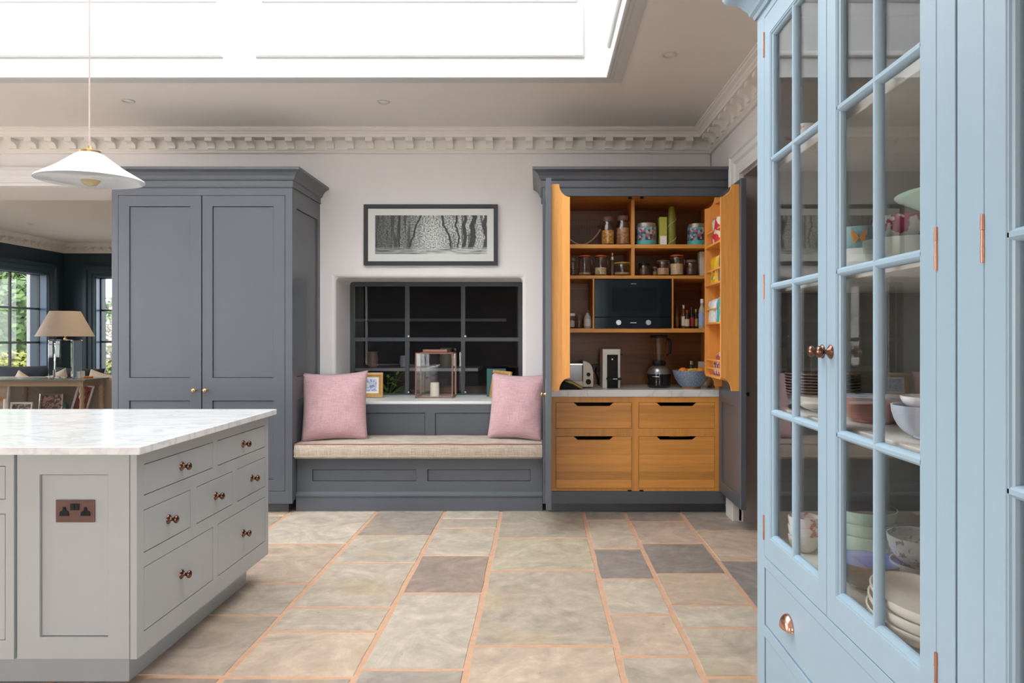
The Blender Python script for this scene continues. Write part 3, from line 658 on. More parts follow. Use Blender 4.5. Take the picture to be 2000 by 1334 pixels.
# framed photographs on the lower shelf
def photo_mat(name, cols, scale):
    m, nt, nd, lk, b = _mk(name); v = coords(nt)
    t = N(nt, 'ShaderNodeTexNoise', i_Scale=scale, i_Detail=2.0); lk.new(v, t.inputs['Vector'])
    cr = N(nt, 'ShaderNodeValToRGB'); e = cr.color_ramp.elements; n = len(cols)
    e[0].position = 0.3; e[0].color = c4(cols[0]); e[1].position = 0.7; e[1].color = c4(cols[-1])
    for i in range(1, n - 1): e.new(0.3 + 0.4 * i / (n - 1)).color = c4(cols[i])
    lk.new(t.outputs['Fac'], cr.inputs[0]); lk.new(cr.outputs[0], b.inputs['Base Color']); b.inputs['Roughness'].default_value = 0.3
    return m
PH = [photo_mat('photo_print_a', [(0.03, 0.03, 0.035), (0.5, 0.30, 0.25), (0.06, 0.05, 0.06), (0.62, 0.42, 0.36)], 14), photo_mat('photo_print_b', [(0.55, 0.40, 0.38), (0.10, 0.07, 0.08), (0.70, 0.66, 0.62)], 18),
      photo_mat('photo_print_c', [(0.05, 0.02, 0.02), (0.35, 0.08, 0.08), (0.10, 0.08, 0.08)], 16), photo_mat('photo_print_d', [(0.75, 0.75, 0.78), (0.12, 0.25, 0.55), (0.70, 0.72, 0.75), (0.25, 0.35, 0.55), (0.10, 0.10, 0.14)], 26), photo_mat('photo_print_e', [(0.55, 0.25, 0.05), (0.75, 0.74, 0.70)], 8)]
def photo_frame(name, label, loc, w, h, fm, pm, border=0.02, depth=0.018, tilt=0.2, yaw=0.0, roll=0.0, matw=0.0):
    t = thing(name, label, 'photo frame', loc, rot=(-tilt, roll, yaw))
    MB().sweep([(-w / 2, 0), (w / 2, 0), (w / 2, h), (-w / 2, h)], [(0, 0), (0, depth), (border * 0.5, depth * 1.15), (border, depth * 0.6), (border, 0)], lambda u, v, q: (u, -q, v), closed=True).build('frame', fm, t, local=True)
    if matw: MB().framed(-w / 2 + border * 0.8, w / 2 - border * 0.8, border * 0.8, h - border * 0.8, [(-w / 2 + border + matw, w / 2 - border - matw, border + matw, h - border - matw)], 0.002, lambda u, v, q: (u, -0.006 + q, v)).build('mount', PAPER, t, local=True)
    MB().box(-w / 2 + border * 0.8, w / 2 - border * 0.8, -0.004, -0.001, border * 0.8, h - border * 0.8).build('print', pm, t, local=True)
    MB().box(-w / 2 + 0.004, w / 2 - 0.004, -0.001, 0.004, 0.004, h - 0.004).build('backing', BLACK, t, local=True)
    return t
SILV = mat('silver_frame', (0.55, 0.52, 0.48), 0.35, 0.8); WFR = mat('white_frame', (0.78, 0.77, 0.74), 0.5); GILT = wood('gilt_frame', (0.55, 0.30, 0.09), 'z', 'x', 0.3, 0.35)
yf = YT + 0.2
photo_frame('photo_frame', 'silver photo frame with dark portrait in the middle of the lower shelf', (X(99, yf), yf, zs), 0.285, 0.255, SILV, PH[0], 0.014, tilt=0.12)
photo_frame('photo_frame', 'low white photo frame on the shelf under the console', (X(41, yf - 0.1), yf - 0.1, zs), 0.27, 0.16, WFR, PH[1], 0.022, tilt=0.15)
photo_frame('photo_frame', 'white frame with dark picture leaning behind the turned table leg', (X(153, yf + 0.1), yf + 0.1, zs), 0.20, 0.37, WFR, PH[2], 0.022, tilt=0.12, roll=0.22)
photo_frame('photo_frame', 'pale frame with orange picture at the left edge of shelf', (X(2, yf + 0.08), yf + 0.08, zs), 0.19, 0.40, WFR, PH[4], 0.03, tilt=0.1)
tag(MB().lathe([(0.0, zs), (0.028, zs), (0.03, zs + 0.1), (0.026, zs + 0.2), (0.0, zs + 0.2)], 20, loc=(X(12, yf - 0.1), yf - 0.1, 0)).build('pillar_candle', PORC, smooth=True), 'small white candle on the console table lower shelf', 'candle')
tag(MB().lathe([(0.0, zs), (0.05, zs), (0.055, zs + 0.05), (0.03, zs + 0.12), (0.01, zs + 0.15), (0, zs + 0.15)], 20, loc=(X(127, yf), yf, 0)).build('glass_paperweight', mat('blue_green_glass', (0.06, 0.12, 0.13), 0.1), smooth=True), 'dark blue green glass ornament between frames on lower shelf', 'ornament')
tag(MB().box(X(152, yl + 0.1), X(164, yl + 0.1), yl + 0.02, yl + 0.12, tz, tz + 0.085).build('white_box', PAPER, bevel=0.004), 'small white box on console table right of the lamp', 'box')
tag(MB().box(X(167, yl + 0.15), X(183, yl + 0.15), yl + 0.1, yl + 0.15, tz, tz + 0.02).build('orange_ornament', mat('orange_lacquer', (0.70, 0.25, 0.04), 0.3), bevel=0.008), 'small orange ornament on the console table end', 'ornament')

# ------------------------------------------------------------------ pieces shared by the joinery
def knob_mesh(name, m, r=0.016, proj=0.038, plate=0.019):
    pr = [(0, 0), (plate, 0), (plate, 0.002), (plate * 0.72, 0.006), (0.0075, 0.010), (0.006, 0.016), (0.0075, proj - r * 1.15)]
    for i in range(8):
        a = -PI * 0.32 + (PI * 0.82) * i / 7; pr.append((r * math.cos(a) if i < 7 else 0.0, proj - r * 0.45 + r * 0.62 * math.sin(a)))
    o = MB().lathe(pr, 20).build(name, m, None, local=True, smooth=True, angle=60); me = o.data; bpy.data.objects.remove(o); return me
KNOB_C = knob_mesh('knob_copper', COPPER); KNOB_B = knob_mesh('knob_brass', BRASS, 0.015, 0.034, 0.012); KNOB_D = knob_mesh('knob_dark', BLACKM, 0.014, 0.034, 0.012)
ROT_FRONT = (PI / 2, 0, 0)                # local +z towards the camera (-y)
ROT_PX = (0, PI / 2, 0); ROT_NX = (0, -PI / 2, 0)
def kn(me, parent, loc, rot): return child('knob', me, parent, Vector(loc) - wloc(parent), rot)

def panel_door(name, u0, u1, v0, v1, holes, fn, m, parent, t=0.022, rec=0.009, gap=0.0025):
    d = MB().framed(u0 + gap, u1 - gap, v0 + gap, v1 - gap, holes, t, fn).build(name, m, parent, bevel=0.0012, seg=1)
    for a, b, c, e in holes:
        MB().plate([a + 0.0035, b - 0.0035], [c + 0.0035, e - 0.0035], [], 0.008, lambda u, v, w: fn(u, v, w + rec)).build('panel', m, d)
    return d

# ------------------------------------------------------------------ tall grey cupboard (left)
YCF = 5.16
s_ = YCF / F
zc = lambda py: Z(py, YCF); xc = lambda px: X(px, YCF)
cx0, cx1 = xc(218), xc(571)
cup = thing('tall_cupboard', 'tall two door charcoal grey cupboard with moulded crown left of window', 'cupboard', ((cx0 + cx1) / 2, (YCF + YB) / 2, 0))
dz1, dz0 = zc(381.5), zc(960)
zb = zc(984); ztop = zc(352)
MB().box(cx0, cx0 + 0.02, YCF + 0.022, YB, zb, ztop).box(cx0 + 0.02, cx1 - 0.03, YB - 0.03, YB - 0.01, zb, ztop).box(cx0, cx1, YCF + 0.022, YB, ztop - 0.02, ztop).box(cx0, cx1, YCF + 0.022, YB, zb, zb + 0.02).build('carcass', CHAR, cup)
MB().framed(cx0, cx1, zb, ztop, [(xc(230.6), xc(556.8), dz0, dz1)], 0.024, FR(YCF)).build('face_frame', CHAR, cup, bevel=0.0012, seg=1)
# panelled side
sd = MB().framed(YCF + 0.024, YB, zb, ztop, [(YCF + 0.095, YB - 0.06, zc(738), zc(403)), (YCF + 0.095, YB - 0.06, zc(937), zc(782.6))], 0.024, lambda u, v, w: (cx1 - w, u, v)).build('side', CHAR, cup)
for c, e in ((zc(738), zc(403)), (zc(937), zc(782.6))): MB().plate([YCF + 0.099, YB - 0.064], [c + 0.0035, e - 0.0035], [], 0.008, lambda u, v, w: (cx1 - w - 0.010, u, v)).build('panel', CHAR, sd)
MB().box(cx0 + 0.05, cx1 - 0.05, YCF + 0.06, YB, 0, zb).build('plinth', CHAR, cup)
for a, b, pa, pb, kx in ((230.6, 393.6, 252.4, 371, 381), (394.4, 556.8, 415, 534, 403)):
    d = panel_door('door', xc(a), xc(b), dz0, dz1, [(xc(pa), xc(pb), zc(738), zc(403)), (xc(pa), xc(pb), zc(937), zc(782.6))], FR(YCF), CHAR, cup)
    kn(KNOB_B, d, (xc(kx), YCF, zc(762)), ROT_FRONT)
crp = [(0, 0), (0.010, 0), (0.010, 0.006), (0.006, 0.010), (0.006, 0.048), (0.014, 0.052), (0.020, 0.058), (0.030, 0.082), (0.048, 0.104), (0.070, 0.116), (0.076, 0.118), (0.076, 0.138), (0, 0.138)]
zk = zc(366)
MB().sweep([(cx0, YB), (cx0, YCF), (cx1, YCF), (cx1, YB)], [(-a, b) for a, b in crp], lambda u, v, w: (u, v, zk + w)).box(cx0, cx1, YCF, YB, zk + 0.10, zk + 0.13).build('crown', CHAR, cup)

# ------------------------------------------------------------------ window seat
bx0, bx1, YS = cx1 + 0.002, X(1060, 5.16) - 0.002, 5.25
zsx = lambda py: Z(py, YS); xs = lambda px: X(px, YS)
seat = thing('window_seat', 'built-in charcoal panelled window seat between the two tall cupboards', 'bench', ((bx0 + bx1) / 2, 5.5, 0))
hs = [(xs(610), xs(813), zsx(940), zsx(917)), (xs(835), xs(1036), zsx(940), zsx(917))]
fr = MB().framed(bx0, bx1, 0.0, 0.385, hs, 0.022, FR(YS)).build('front_frame', CHAR, seat, bevel=0.0012, seg=1)
for a, b, c, e in hs: MB().plate([a + 0.0035, b - 0.0035], [c + 0.0035, e - 0.0035], [], 0.006, FR(YS + 0.009)).build('panel', CHAR, fr)
MB().box(bx0, bx1, YS - 0.018, YS, 0, zsx(970)).build('skirting', CHAR, seat)
MB().prism([(0, zsx(970)), (-0.022, zsx(970)), (-0.026, zsx(967)), (-0.022, zsx(964)), (-0.008, zsx(961)), (0, zsx(960))], bx0, bx1, lambda u, v, w: (w, YS + u, v)).build('bead', CHAR, seat)
MB().box(bx0, bx1, YS - 0.015, 5.66, 0.385, 0.405).build('seat_board', CHAR, seat, bevel=0.003)
YBP = 5.66
xb = lambda px: X(px, YBP); zbp = lambda py: Z(py, YBP)
hb = [(bx0 + 0.08, xb(830), 0.45, zbp(806.6)), (xb(850), bx1 - 0.07, 0.45, zbp(806.6))]
bp = MB().framed(bx0, bx1, 0.405, 0.764, hb, 0.022, FR(YBP)).box(bx0, bx1, YBP + 0.022, YB, 0.73, 0.764).build('back_frame', CHAR, seat, bevel=0.0012, seg=1)
for a, b, c, e in hb: MB().plate([a + 0.0035, b - 0.0035], [c + 0.0035, e - 0.0035], [], 0.006, FR(YBP + 0.009)).build('panel', CHAR, bp)
# seat cushion with piping
sc_ = thing('seat_cushion', 'long oatmeal tweed seat cushion with red piping on the window seat', 'cushion', ((bx0 + bx1) / 2, 5.41, 0.405))
def cushion_top(u, v): return 0.012 * (1 - (2 * u - 1) ** 4) * (1 - (2 * v - 1) ** 4) + 0.004 * noise.noise(Vector((u * 9, v * 3, 1)))
mb = MB(); nx, ny = 60, 12; vs_ = []; fs = []
x0, x1, y0, y1, z0, z1 = bx0 + 0.006, bx1 - 0.004, 5.185, 5.645, 0.406, 0.512
def rr(u, v):   # rounded-rectangle bulge
    return (x0 + (x1 - x0) * u, y0 + (y1 - y0) * v)
for j in range(ny + 1):
    for i in range(nx + 1):
        u, v = i / nx, j / ny; p = rr(u, v); vs_.append((p[0], p[1], z1 + cushion_top(u, v)))
for j in range(ny):
    for i in range(nx):
        a = j * (nx + 1) + i; fs.append((a, a + 1, a + nx + 2, a + nx + 1))
ring = [i for i in range(nx + 1)] + [j * (nx + 1) + nx for j in range(1, ny + 1)] + [ny * (nx + 1) + i for i in range(nx - 1, -1, -1)] + [j * (nx + 1) for j in range(ny - 1, 0, -1)]
base = len(vs_); L = len(ring); cxm, cym = (x0 + x1) / 2, (y0 + y1) / 2
levels = [(0.85, 0.007), (0.5, 0.011), (0.15, 0.007), (0.0, 0.0)]
for lv, bul in levels:
    for k in ring:
        p = vs_[k]; dx = -1 if abs(p[0] - x0) < 1e-6 else (1 if abs(p[0] - x1) < 1e-6 else 0); dy = -1 if abs(p[1] - y0) < 1e-6 else (1 if abs(p[1] - y1) < 1e-6 else 0)
        vs_.append((p[0] + dx * bul * 0.3, p[1] + dy * bul, z0 + (p[2] - z0) * lv))
prev = ring
for li in range(len(levels)):
    curr = list(range(base + li * L, base + (li + 1) * L))
    for k in range(L): fs.append((prev[k], curr[k], curr[(k + 1) % L], prev[(k + 1) % L]))
    prev = curr
fs.append(tuple(prev))
mb.add(vs_, fs).build('cover', TWEED, sc_, smooth=True, angle=50)
path = [vs_[k] for k in ring[::2]]
MB().tube([(p[0], p[1] - 0.001, p[2]) for p in path], 0.0045, 6, closed=True).build('piping', PIPING, sc_, smooth=True)
path2 = [vs_[base + 2 * L + i] for i in range(0, L, 2)]
MB().tube(path2, 0.0045, 6, closed=True).build('piping', TWEED, sc_, smooth=True)
# pink cushions
cushion('scatter_cushion', 'square pink cushion at left end of window seat', (X(655, 5.36), 5.335, 0.512), 0.505, 0.545, 0.17, (-0.22, -0.03, 0.10), PINK, 21, 'cushion', 'pink cushions on the window seat')
cushion('scatter_cushion', 'square pink cushion at right end of window seat by the pantry', (-0.196, 5.36, 0.515), 0.44, 0.525, 0.17, (-0.20, 0.02, -0.22), PINK, 37, 'cushion', 'pink cushions on the window seat')

# things on the sill
ZS = 0.79
photo_frame('photo_frame', 'gilt photo frame on sill half hidden by left pink cushion', (X(719, 6.0), 5.99, ZS), 0.255, 0.215, GILT, PH[3], 0.036, 0.022, 0.16, 0.18, 0.0, 0.018)
photo_frame('photo_frame', 'gilt photo frame on sill half hidden by right pink cushion', (X(976, 5.95), 5.93, ZS), 0.20, 0.235, GILT, PH[1], 0.034, 0.022, 0.16, -0.65, 0.05, 0.018)
tag(MB().box(X(951, 6.08), X(988, 6.08), 6.07, 6.085, ZS, Z(720, 6.08)).build('teal_book', mat('teal_board', (0.03, 0.13, 0.12), 0.5), bevel=0.002), 'thin dark teal board standing behind right gilt photo frame', 'book')
ln = thing('glass_lantern', 'copper edged glass box lantern on the window sill', 'lantern', (X(849, 6.05), 6.05, ZS))
lx0, lx1, ly0, ly1, lz1 = X(813, 5.95), X(884, 5.95), 5.93, 6.17, Z(690, 5.95)
LF = mat('lantern_copper', (0.30, 0.17, 0.12), 0.4, 0.9)
e_ = MB()
for a in (lx0, lx1):
    for b in (ly0, ly1): e_.box(a - 0.005, a + 0.005, b - 0.005, b + 0.005, ZS, lz1)
for z in (ZS + 0.008, lz1):
    e_.box(lx0, lx1, ly0 - 0.005, ly0 + 0.005, z - 0.005, z + 0.005).box(lx0, lx1, ly1 - 0.005, ly1 + 0.005, z - 0.005, z + 0.005).box(lx0 - 0.005, lx0 + 0.005, ly0, ly1, z - 0.005, z + 0.005).box(lx1 - 0.005, lx1 + 0.005, ly0, ly1, z - 0.005, z + 0.005)
e_.build('frame', LF, ln)
for q in ((lx0, lx1, ly0, ly0 + 0.003), (lx0, lx1, ly1 - 0.003, ly1), (lx0, lx0 + 0.003, ly0, ly1), (lx1 - 0.003, lx1, ly0, ly1)): MB().box(q[0], q[1], q[2], q[3], ZS + 0.01, lz1 - 0.004).build('pane', GLASS, ln)
MB().box(lx0 + 0.05, lx1 - 0.05, ly0 + 0.05, ly1 - 0.05, lz1 + 0.005, lz1 + 0.03).build('top_vent', LF, ln, bevel=0.004)
cd = thing('pillar_candle', 'ivory pillar candle inside the glass lantern', 'candle', (X(849, 6.04), 6.04, ZS))
cz = Z(747, 6.04)
MB().lathe([(0, ZS), (0.040, ZS), (0.040, cz - 0.006), (0.036, cz), (0.02, cz - 0.003), (0, cz - 0.006)], 24, loc=(X(849, 6.04), 6.04, 0)).build('wax', mat('ivory_wax', (0.78, 0.73, 0.60), 0.5), cd, smooth=True)
MB().lathe([(0.0015, cz - 0.006), (0.0015, cz + 0.012)], 6, loc=(X(849, 6.04), 6.04, 0)).build('wick', BLACK, cd)

# framed photograph on the wall
pic = thing('framed_picture', 'wide black framed black and white tree avenue photograph above window', 'picture', (X(841, YB), YB, Z(518, YB)))
YP = YB - 0.032
px0, px1, pz0, pz1 = X(710, YP), X(972, YP), Z(518, YP), Z(399, YP)
MB().sweep([(px0, pz0), (px1, pz0), (px1, pz1), (px0, pz1)], [(0, 0.03), (0, 0), (0.030, 0), (0.034, 0.006), (0.034, 0.03)], FR(YP), closed=True).build('frame', BLACKM, pic)
mx0, mx1, mz0, mz1 = X(732, YP), X(951, YP), Z(496, YP), Z(420, YP)
MB().framed(px0 + 0.03, px1 - 0.03, pz0 + 0.03, pz1 - 0.03, [(mx0, mx1, mz0, mz1)], 0.003, FR(YP + 0.012)).build('mount', mat('mount_card', (0.68, 0.69, 0.66), 0.7), pic)
def avenue():
    m, nt, nd, lk, b = _mk('avenue_print')
    tc = N(nt, 'ShaderNodeTexCoord'); gen = tc.outputs['Generated']
    sep = N(nt, 'ShaderNodeSeparateXYZ'); lk.new(gen, sep.inputs[0])
    def mth(op, a, b_=None, c=None):
        n = N(nt, 'ShaderNodeMath', operation=op)
        for i, q in enumerate((a, b_, c)):
            if q is None: continue
            if isinstance(q, (int, float)): n.inputs[i].default_value = q
            else: lk.new(q, n.inputs[i])
        return n.outputs[0]
    def rng(v, a, b_, c, d):
        n = N(nt, 'ShaderNodeMapRange'); lk.new(v, n.inputs[0])
        for i, q in enumerate((a, b_, c, d)): n.inputs[1 + i].default_value = q
        return n.outputs[0]
    def nz(scale, sv, det=5, dist=0):
        mp = N(nt, 'ShaderNodeMapping'); mp.inputs['Scale'].default_value = sv; lk.new(gen, mp.inputs[0])
        t = N(nt, 'ShaderNodeTexNoise', i_Scale=scale, i_Detail=det, i_Distortion=dist); lk.new(mp.outputs[0], t.inputs['Vector']); return t.outputs['Fac']
    x, z = sep.outputs[0], sep.outputs[2]
    dx = mth('ABSOLUTE', mth('SUBTRACT', x, 0.52))
    leaf = nz(30, (2.4, 1, 1), 10)
    base = rng(x, 0.0, 0.42, 0.10, 0.42)                                   # wood at the left lies in shade
    rgt = rng(x, 0.62, 0.72, 0.0, 0.42)
    glow = mth('MULTIPLY', rng(dx, 0.03, 0.20, 1.0, 0.0), rng(z, 0.95, 0.55, 0.55, 1.0))
    tone = mth('ADD', mth('ADD', base, rgt), mth('MULTIPLY', glow, 0.55))
    lum = mth('MULTIPLY', tone, rng(leaf, 0.36, 0.64, 0.15, 1.30))
    stems = rng(nz(11, (3.2, 1, 0.10), 2, 0.4), 0.40, 0.50, 0.25, 1.0)     # thin stems
    side = rng(dx, 0.10, 0.18, 0.0, 1.0)
    tk = mth('ADD', mth('MULTIPLY', mth('SUBTRACT', stems, 1.0), side), 1.0)
    lum2 = mth('MULTIPLY', lum, tk)
    wob = mth('MULTIPLY', mth('SUBTRACT', nz(2.2, (1, 1, 1.6), 3), 0.5), 0.08)
    big = None
    for c_, w_, lean in ((0.735, 0.010, -0.03), (0.795, 0.017, 0.0), (0.865, 0.027, 0.02), (0.985, 0.022, 0.0), (0.655, 0.011, -0.10), (0.335, 0.009, 0.12), (0.22, 0.007, 0.0)):
        ctr = mth('ADD', mth('ADD', x, wob), mth('MULTIPLY', mth('SUBTRACT', z, 0.4), -lean))
        f_ = rng(mth('ABSOLUTE', mth('SUBTRACT', ctr, c_)), w_ * 0.75, w_, 0.05, 1.0)
        big = f_ if big is None else mth('MINIMUM', big, f_)
    lum3 = mth('MULTIPLY', lum2, big)
    ground = mth('MULTIPLY', rng(nz(7, (1.0, 1, 9), 6, 0.8), 0.38, 0.60, 0.12, 1.1), rng(x, 0.1, 0.5, 0.45, 0.9))
    gm = rng(z, 0.12, 0.20, 1.0, 0.0)
    res = mth('ADD', mth('MULTIPLY', lum3, mth('SUBTRACT', 1.0, gm)), mth('MULTIPLY', ground, gm))
    cr = N(nt, 'ShaderNodeValToRGB'); e = cr.color_ramp.elements; e[0].color = (0.016, 0.020, 0.021, 1); e[1].color = (0.62, 0.65, 0.62, 1); e[1].position = 0.9
    lk.new(res, cr.inputs[0]); lk.new(cr.outputs[0], b.inputs['Base Color']); b.inputs['Roughness'].default_value = 0.5
    return m
MB().box(mx0 - 0.004, mx1 + 0.004, YP + 0.014, YP + 0.018, mz0 - 0.004, mz1 + 0.004).build('print', avenue(), pic)
MB().box(px0 + 0.01, px1 - 0.01, YP + 0.024, YB, pz0 + 0.01, pz1 - 0.01).build('backing', BLACKM, pic)

# ------------------------------------------------------------------ pantry cupboard with open doors (right)
pan = thing('pantry_cupboard', 'charcoal pantry cupboard standing open with oak interior and drawers', 'cupboard', (0.71, 5.48, 0))
p0, p1 = xc(1060), xc(1422)
o0, o1 = xc(1076), xc(1407)                      # opening
zo0, zo1 = zc(960), zc(383)
MB().box(p0, p0 + 0.02, YCF + 0.024, YB, zb, ztop).box(p1 - 0.02, p1, YCF + 0.024, YB, zb, ztop).box(p0, p1, YCF + 0.024, YB, zo1 + 0.022, ztop).box(p0, p1, YCF + 0.024, YB, zb, zo0 - 0.02).build('carcass', CHAR, pan)
MB().framed(p0, p1, zb, ztop, [(o0, o1, zo0, zo1)], 0.024, FR(YCF)).build('face_frame', CHAR, pan, bevel=0.0012, seg=1)
MB().box(p0 + 0.05, p1, YCF + 0.07, YB, 0, zb).build('plinth', CHAR, pan)
MB().sweep([(p0, YB), (p0, YCF), (p1 + 0.014, YCF)], [(-a, b) for a, b in crp], lambda u, v, w: (u, v, zk + w)).box(p0, p1, YCF, YB, zk + 0.10, zk + 0.13).build('crown', CHAR, pan)
# oak lining
MB().box(o0 - 0.02, o0 - 0.0, YCF + 0.024, YB - 0.02, zo0, zo1 + 0.02).build('lining', OAKV_Y, pan)
MB().box(o1, o1 + 0.02, YCF + 0.024, YB - 0.02, zo0, zo1 + 0.02).build('lining', OAKV_Y, pan)
MB().box(o0, o1, YB - 0.03, YB - 0.012, zo0, zo1 + 0.02).build('back_panel', OAK_SHADE, pan)
MB().box(o0, o1, YCF + 0.024, YB - 0.03, zo1 + 0.002, zo1 + 0.02).build('top_panel', OAKH, pan)
for px in (1232, 1255):
    MB().box(xc(px) - 0.012, xc(px) + 0.012, YCF + 0.026, YCF + 0.05, zo1 - 0.012, zo1 + 0.002).build('catch', BLACK, pan)
    MB().box(xc(px - 2) - 0.014, xc(px - 2) + 0.014, YCF + 0.0, YCF + 0.03, zo0, zo0 + 0.010).build('catch', BLACK, pan)
YSF = 5.30                                        # shelf fronts, set back for the door racks
zq = lambda py: Z(py, YSF); xq = lambda px: X(px, YSF)
YIB = YB - 0.03
SH1, SH2, SH3 = zq(477.4), zq(538), zq(641.5)
dvx0, dvx1 = xq(1233), xq(1239.5)
MB().box(o0, dvx0, YSF, YIB, zq(484.8), SH1).build('shelf', OAKH, pan, bevel=0.002)
MB().box(dvx1, o1, YSF, YIB, zq(484.8), SH1).build('shelf', OAKH, pan, bevel=0.002)
MB().box(o0, o1, YSF, YIB, zq(544.5), SH2).build('shelf', OAKH, pan, bevel=0.002)
MB().box(o0, o1, YSF, YIB, zq(649.5), SH3).build('shelf', OAKH, pan, bevel=0.002)
MB().box(dvx0, dvx1, YSF + 0.001, YIB, SH2, zo1).build('divider', OAKV_Y, pan)
mwx0, mwx1 = xq(1161), xq(1312)
MB().box(mwx0 - 0.013, mwx0, YSF + 0.001, YIB, SH3, zq(544.5)).build('divider', OAKV_Y, pan)
MB().box(mwx1, mwx1 + 0.013, YSF + 0.001, YIB, SH3, zq(544.5)).build('divider', OAKV_Y, pan)
ZCT = Z(761.5, 5.17)
MB().box(o0 + 0.001, o1 - 0.001, 5.168, YIB, zc(775.5), ZCT).build('worktop', MARBLE, pan, bevel=0.004)
# drawer block
YD = 5.175
zd = lambda py: Z(py, YD); xd = lambda px: X(px, YD)
dr = [(1085.5, 1234, 786, 837), (1247.5, 1396, 786, 837), (1085.5, 1234, 852, 954), (1247.5, 1396, 852, 954)]
MB().framed(o0, o1, zo0, zc(775.5), [(xd(a), xd(b), zd(d), zd(c)) for a, b, c, d in dr], 0.022, FR(YD)).build('drawer_frame', OAKF, pan, bevel=0.001, seg=1)
MB().box(o0, o1, YD + 0.30, YD + 0.32, zo0, zc(776)).build('drawer_box', BLACK, pan)
for a, b, c, d in dr:
    u0, u1, v0, v1 = xd(a) + 0.002, xd(b) - 0.002, zd(d) + 0.002, zd(c) - 0.002
    ca = xd(a + 35); cb = xd(a + 113); ch = 0.026
    poly = [(u0, v0), (u1, v0), (u1, v1), (cb, v1), (cb - 0.03, v1 - ch), (ca + 0.03, v1 - ch), (ca, v1), (u0, v1)]
    MB().prism(poly, 0, 0.02, FR(YD + 0.001)).build('drawer', OAKH, pan, bevel=0.001, seg=1)
# utensil lying in the open cut-out of the lower right drawer
tag(MB().tube([(xd(1312), YD + 0.10, zd(856.5)), (xd(1352), YD + 0.10, zd(855.5))], 0.006, 8).build('wooden_spoon', mat('yellow_handle', (0.45, 0.40, 0.05), 0.5), smooth=True), 'olive yellow handle seen in lower right drawer slot', 'utensil')
# doors, opened at right angles
def scoop(h0, h1, depth, top=0.085, bot=0.075, cut=0.078):
    # side board of a rack: outline in (d, z); d = 0 at the door, depth at the room side
    p = [(0, h0)]
    n = 8
    lip = depth - cut
    p.append((lip, h0))
    for i in range(n + 1):
        a = PI / 2 * i / n; p.append((lip + cut * math.sin(a), h0 + bot * (1 - math.cos(a)) ))
    p2 = []
    for i in range(n + 1):
        a = PI / 2 * i / n; p2.append((depth - cut * (1 - math.cos(a)), h1 - top + top * math.sin(a)))
    # concave quarter at the top
    p2 = []
    for i in range(n + 1):
        a = PI / 2 * i / n; p2.append((depth - cut * math.sin(a), h1 - top * math.cos(a)))
    p2 = [(depth - cut * (1 - math.cos(PI / 2 * i / n)), h1 - top + top * math.sin(PI / 2 * i / n)) for i in range(n + 1)]
    return p, p2
def side_outline(h0, h1, depth, top, bot, cut):
    n = 9; pts = [(0, h0), (depth - cut, h0)]
    # concave cove: centre of the arc lies at the outer corner
    for i in range(1, n): a = PI / 2 * i / n; pts.append((depth - cut * math.cos(a), h0 + bot * math.sin(a)))
    pts += [(depth, h0 + bot), (depth, h1 - top)]
    for i in range(1, n): a = PI / 2 * i / n; pts.append((depth - cut * math.sin(a), h1 - top * math.cos(a)))
    pts += [(depth - cut, h1), (0, h1)]
    return pts
DW, DT = 0.565, 0.036
YN = YCF - DW
HD0, HD1 = zc(960) + 0.003, zc(381.5)
def pantry_door(sx, xh, label_knob):
    # sx=+1: inner face looks to +x (left door); sx=-1: inner face looks to -x (right door). xh = plane of the inner face
    fn = lambda u, v, w: (xh - sx * (DT - w), u, v)       # w from 0 (outer face) to DT (inner face)
    hp = [(YN + 0.075, YCF - 0.075, zc(738), zc(403)), (YN + 0.075, YCF - 0.075, zc(937), zc(782.6))]
    d = MB().framed(YN, YCF - 0.003, HD0, HD1, hp, DT, fn).build('door', CHAR, pan, bevel=0.0012, seg=1)
    for a, b, c, e in hp: MB().plate([a - 0.003, b + 0.003], [c - 0.003, e + 0.003], [], DT - 0.018, lambda u, v, w: fn(u, v, w + 0.009)).build('panel', CHAR, d)
    kn(KNOB_B if sx > 0 else KNOB_D, d, (xh - sx * DT, YN + 0.045, Z(771, YN)), ROT_NX if sx > 0 else ROT_PX)
    # oak rack on the inner face
    D = 0.125
    r0, r1 = YN + 0.035, YCF - 0.075
    h0, h1 = Z(764, YN + 0.04), Z(360, YN + 0.04)
    ol = side_outline(h0, h1, D, 0.085, 0.09, 0.072)
    inn = lambda u, v, w: (xh + sx * u, w, v)
    MB().prism(ol, r0, r0 + 0.02, inn).build('rack_side', OAKV, d, bevel=0.0015, seg=1)
    ol2 = side_outline(h0 + 0.0, h1 - 0.0, D, 0.085, 0.09, 0.072)
    MB().prism(ol2, r1 - 0.02, r1, inn).build('rack_side', OAKV, d, bevel=0.0015, seg=1)
    MB().plate([r0 + 0.02, r1 - 0.02], [h0 + 0.05, h1 - 0.03], [], 0.010, lambda u, v, w: (xh + sx * w, u, v)).build('rack_back', OAKV_Y, d)
    shz = [Z(472, YN + 0.06), Z(552, YN + 0.06), Z(632, YN + 0.06), Z(741, YN + 0.06)]
    for z in shz:
        MB().box(xh + sx * 0.010, xh + sx * (D - 0.002), r0 + 0.02, r1 - 0.02, z, z + 0.014).build('rack_shelf', OAKY, d, bevel=0.001, seg=1)
        for rz in ((0.10,) if z != shz[-1] else (0.055, 0.115)):
            MB().box(xh + sx * (D - 0.022), xh + sx * (D - 0.010), r0 + 0.02, r1 - 0.02, z + rz, z + rz + 0.013).build('rack_rail', OAKY, d, bevel=0.003)
    MB().box(xh + sx * 0.010, xh + sx * (D - 0.075), r0 + 0.02, r1 - 0.02, h1 - 0.05, h1 - 0.035).build('rack_shelf', OAKY, d)
    return [z + 0.014 for z in shz]
XDL = X(1077, YN); XDR = X(1447, YN)
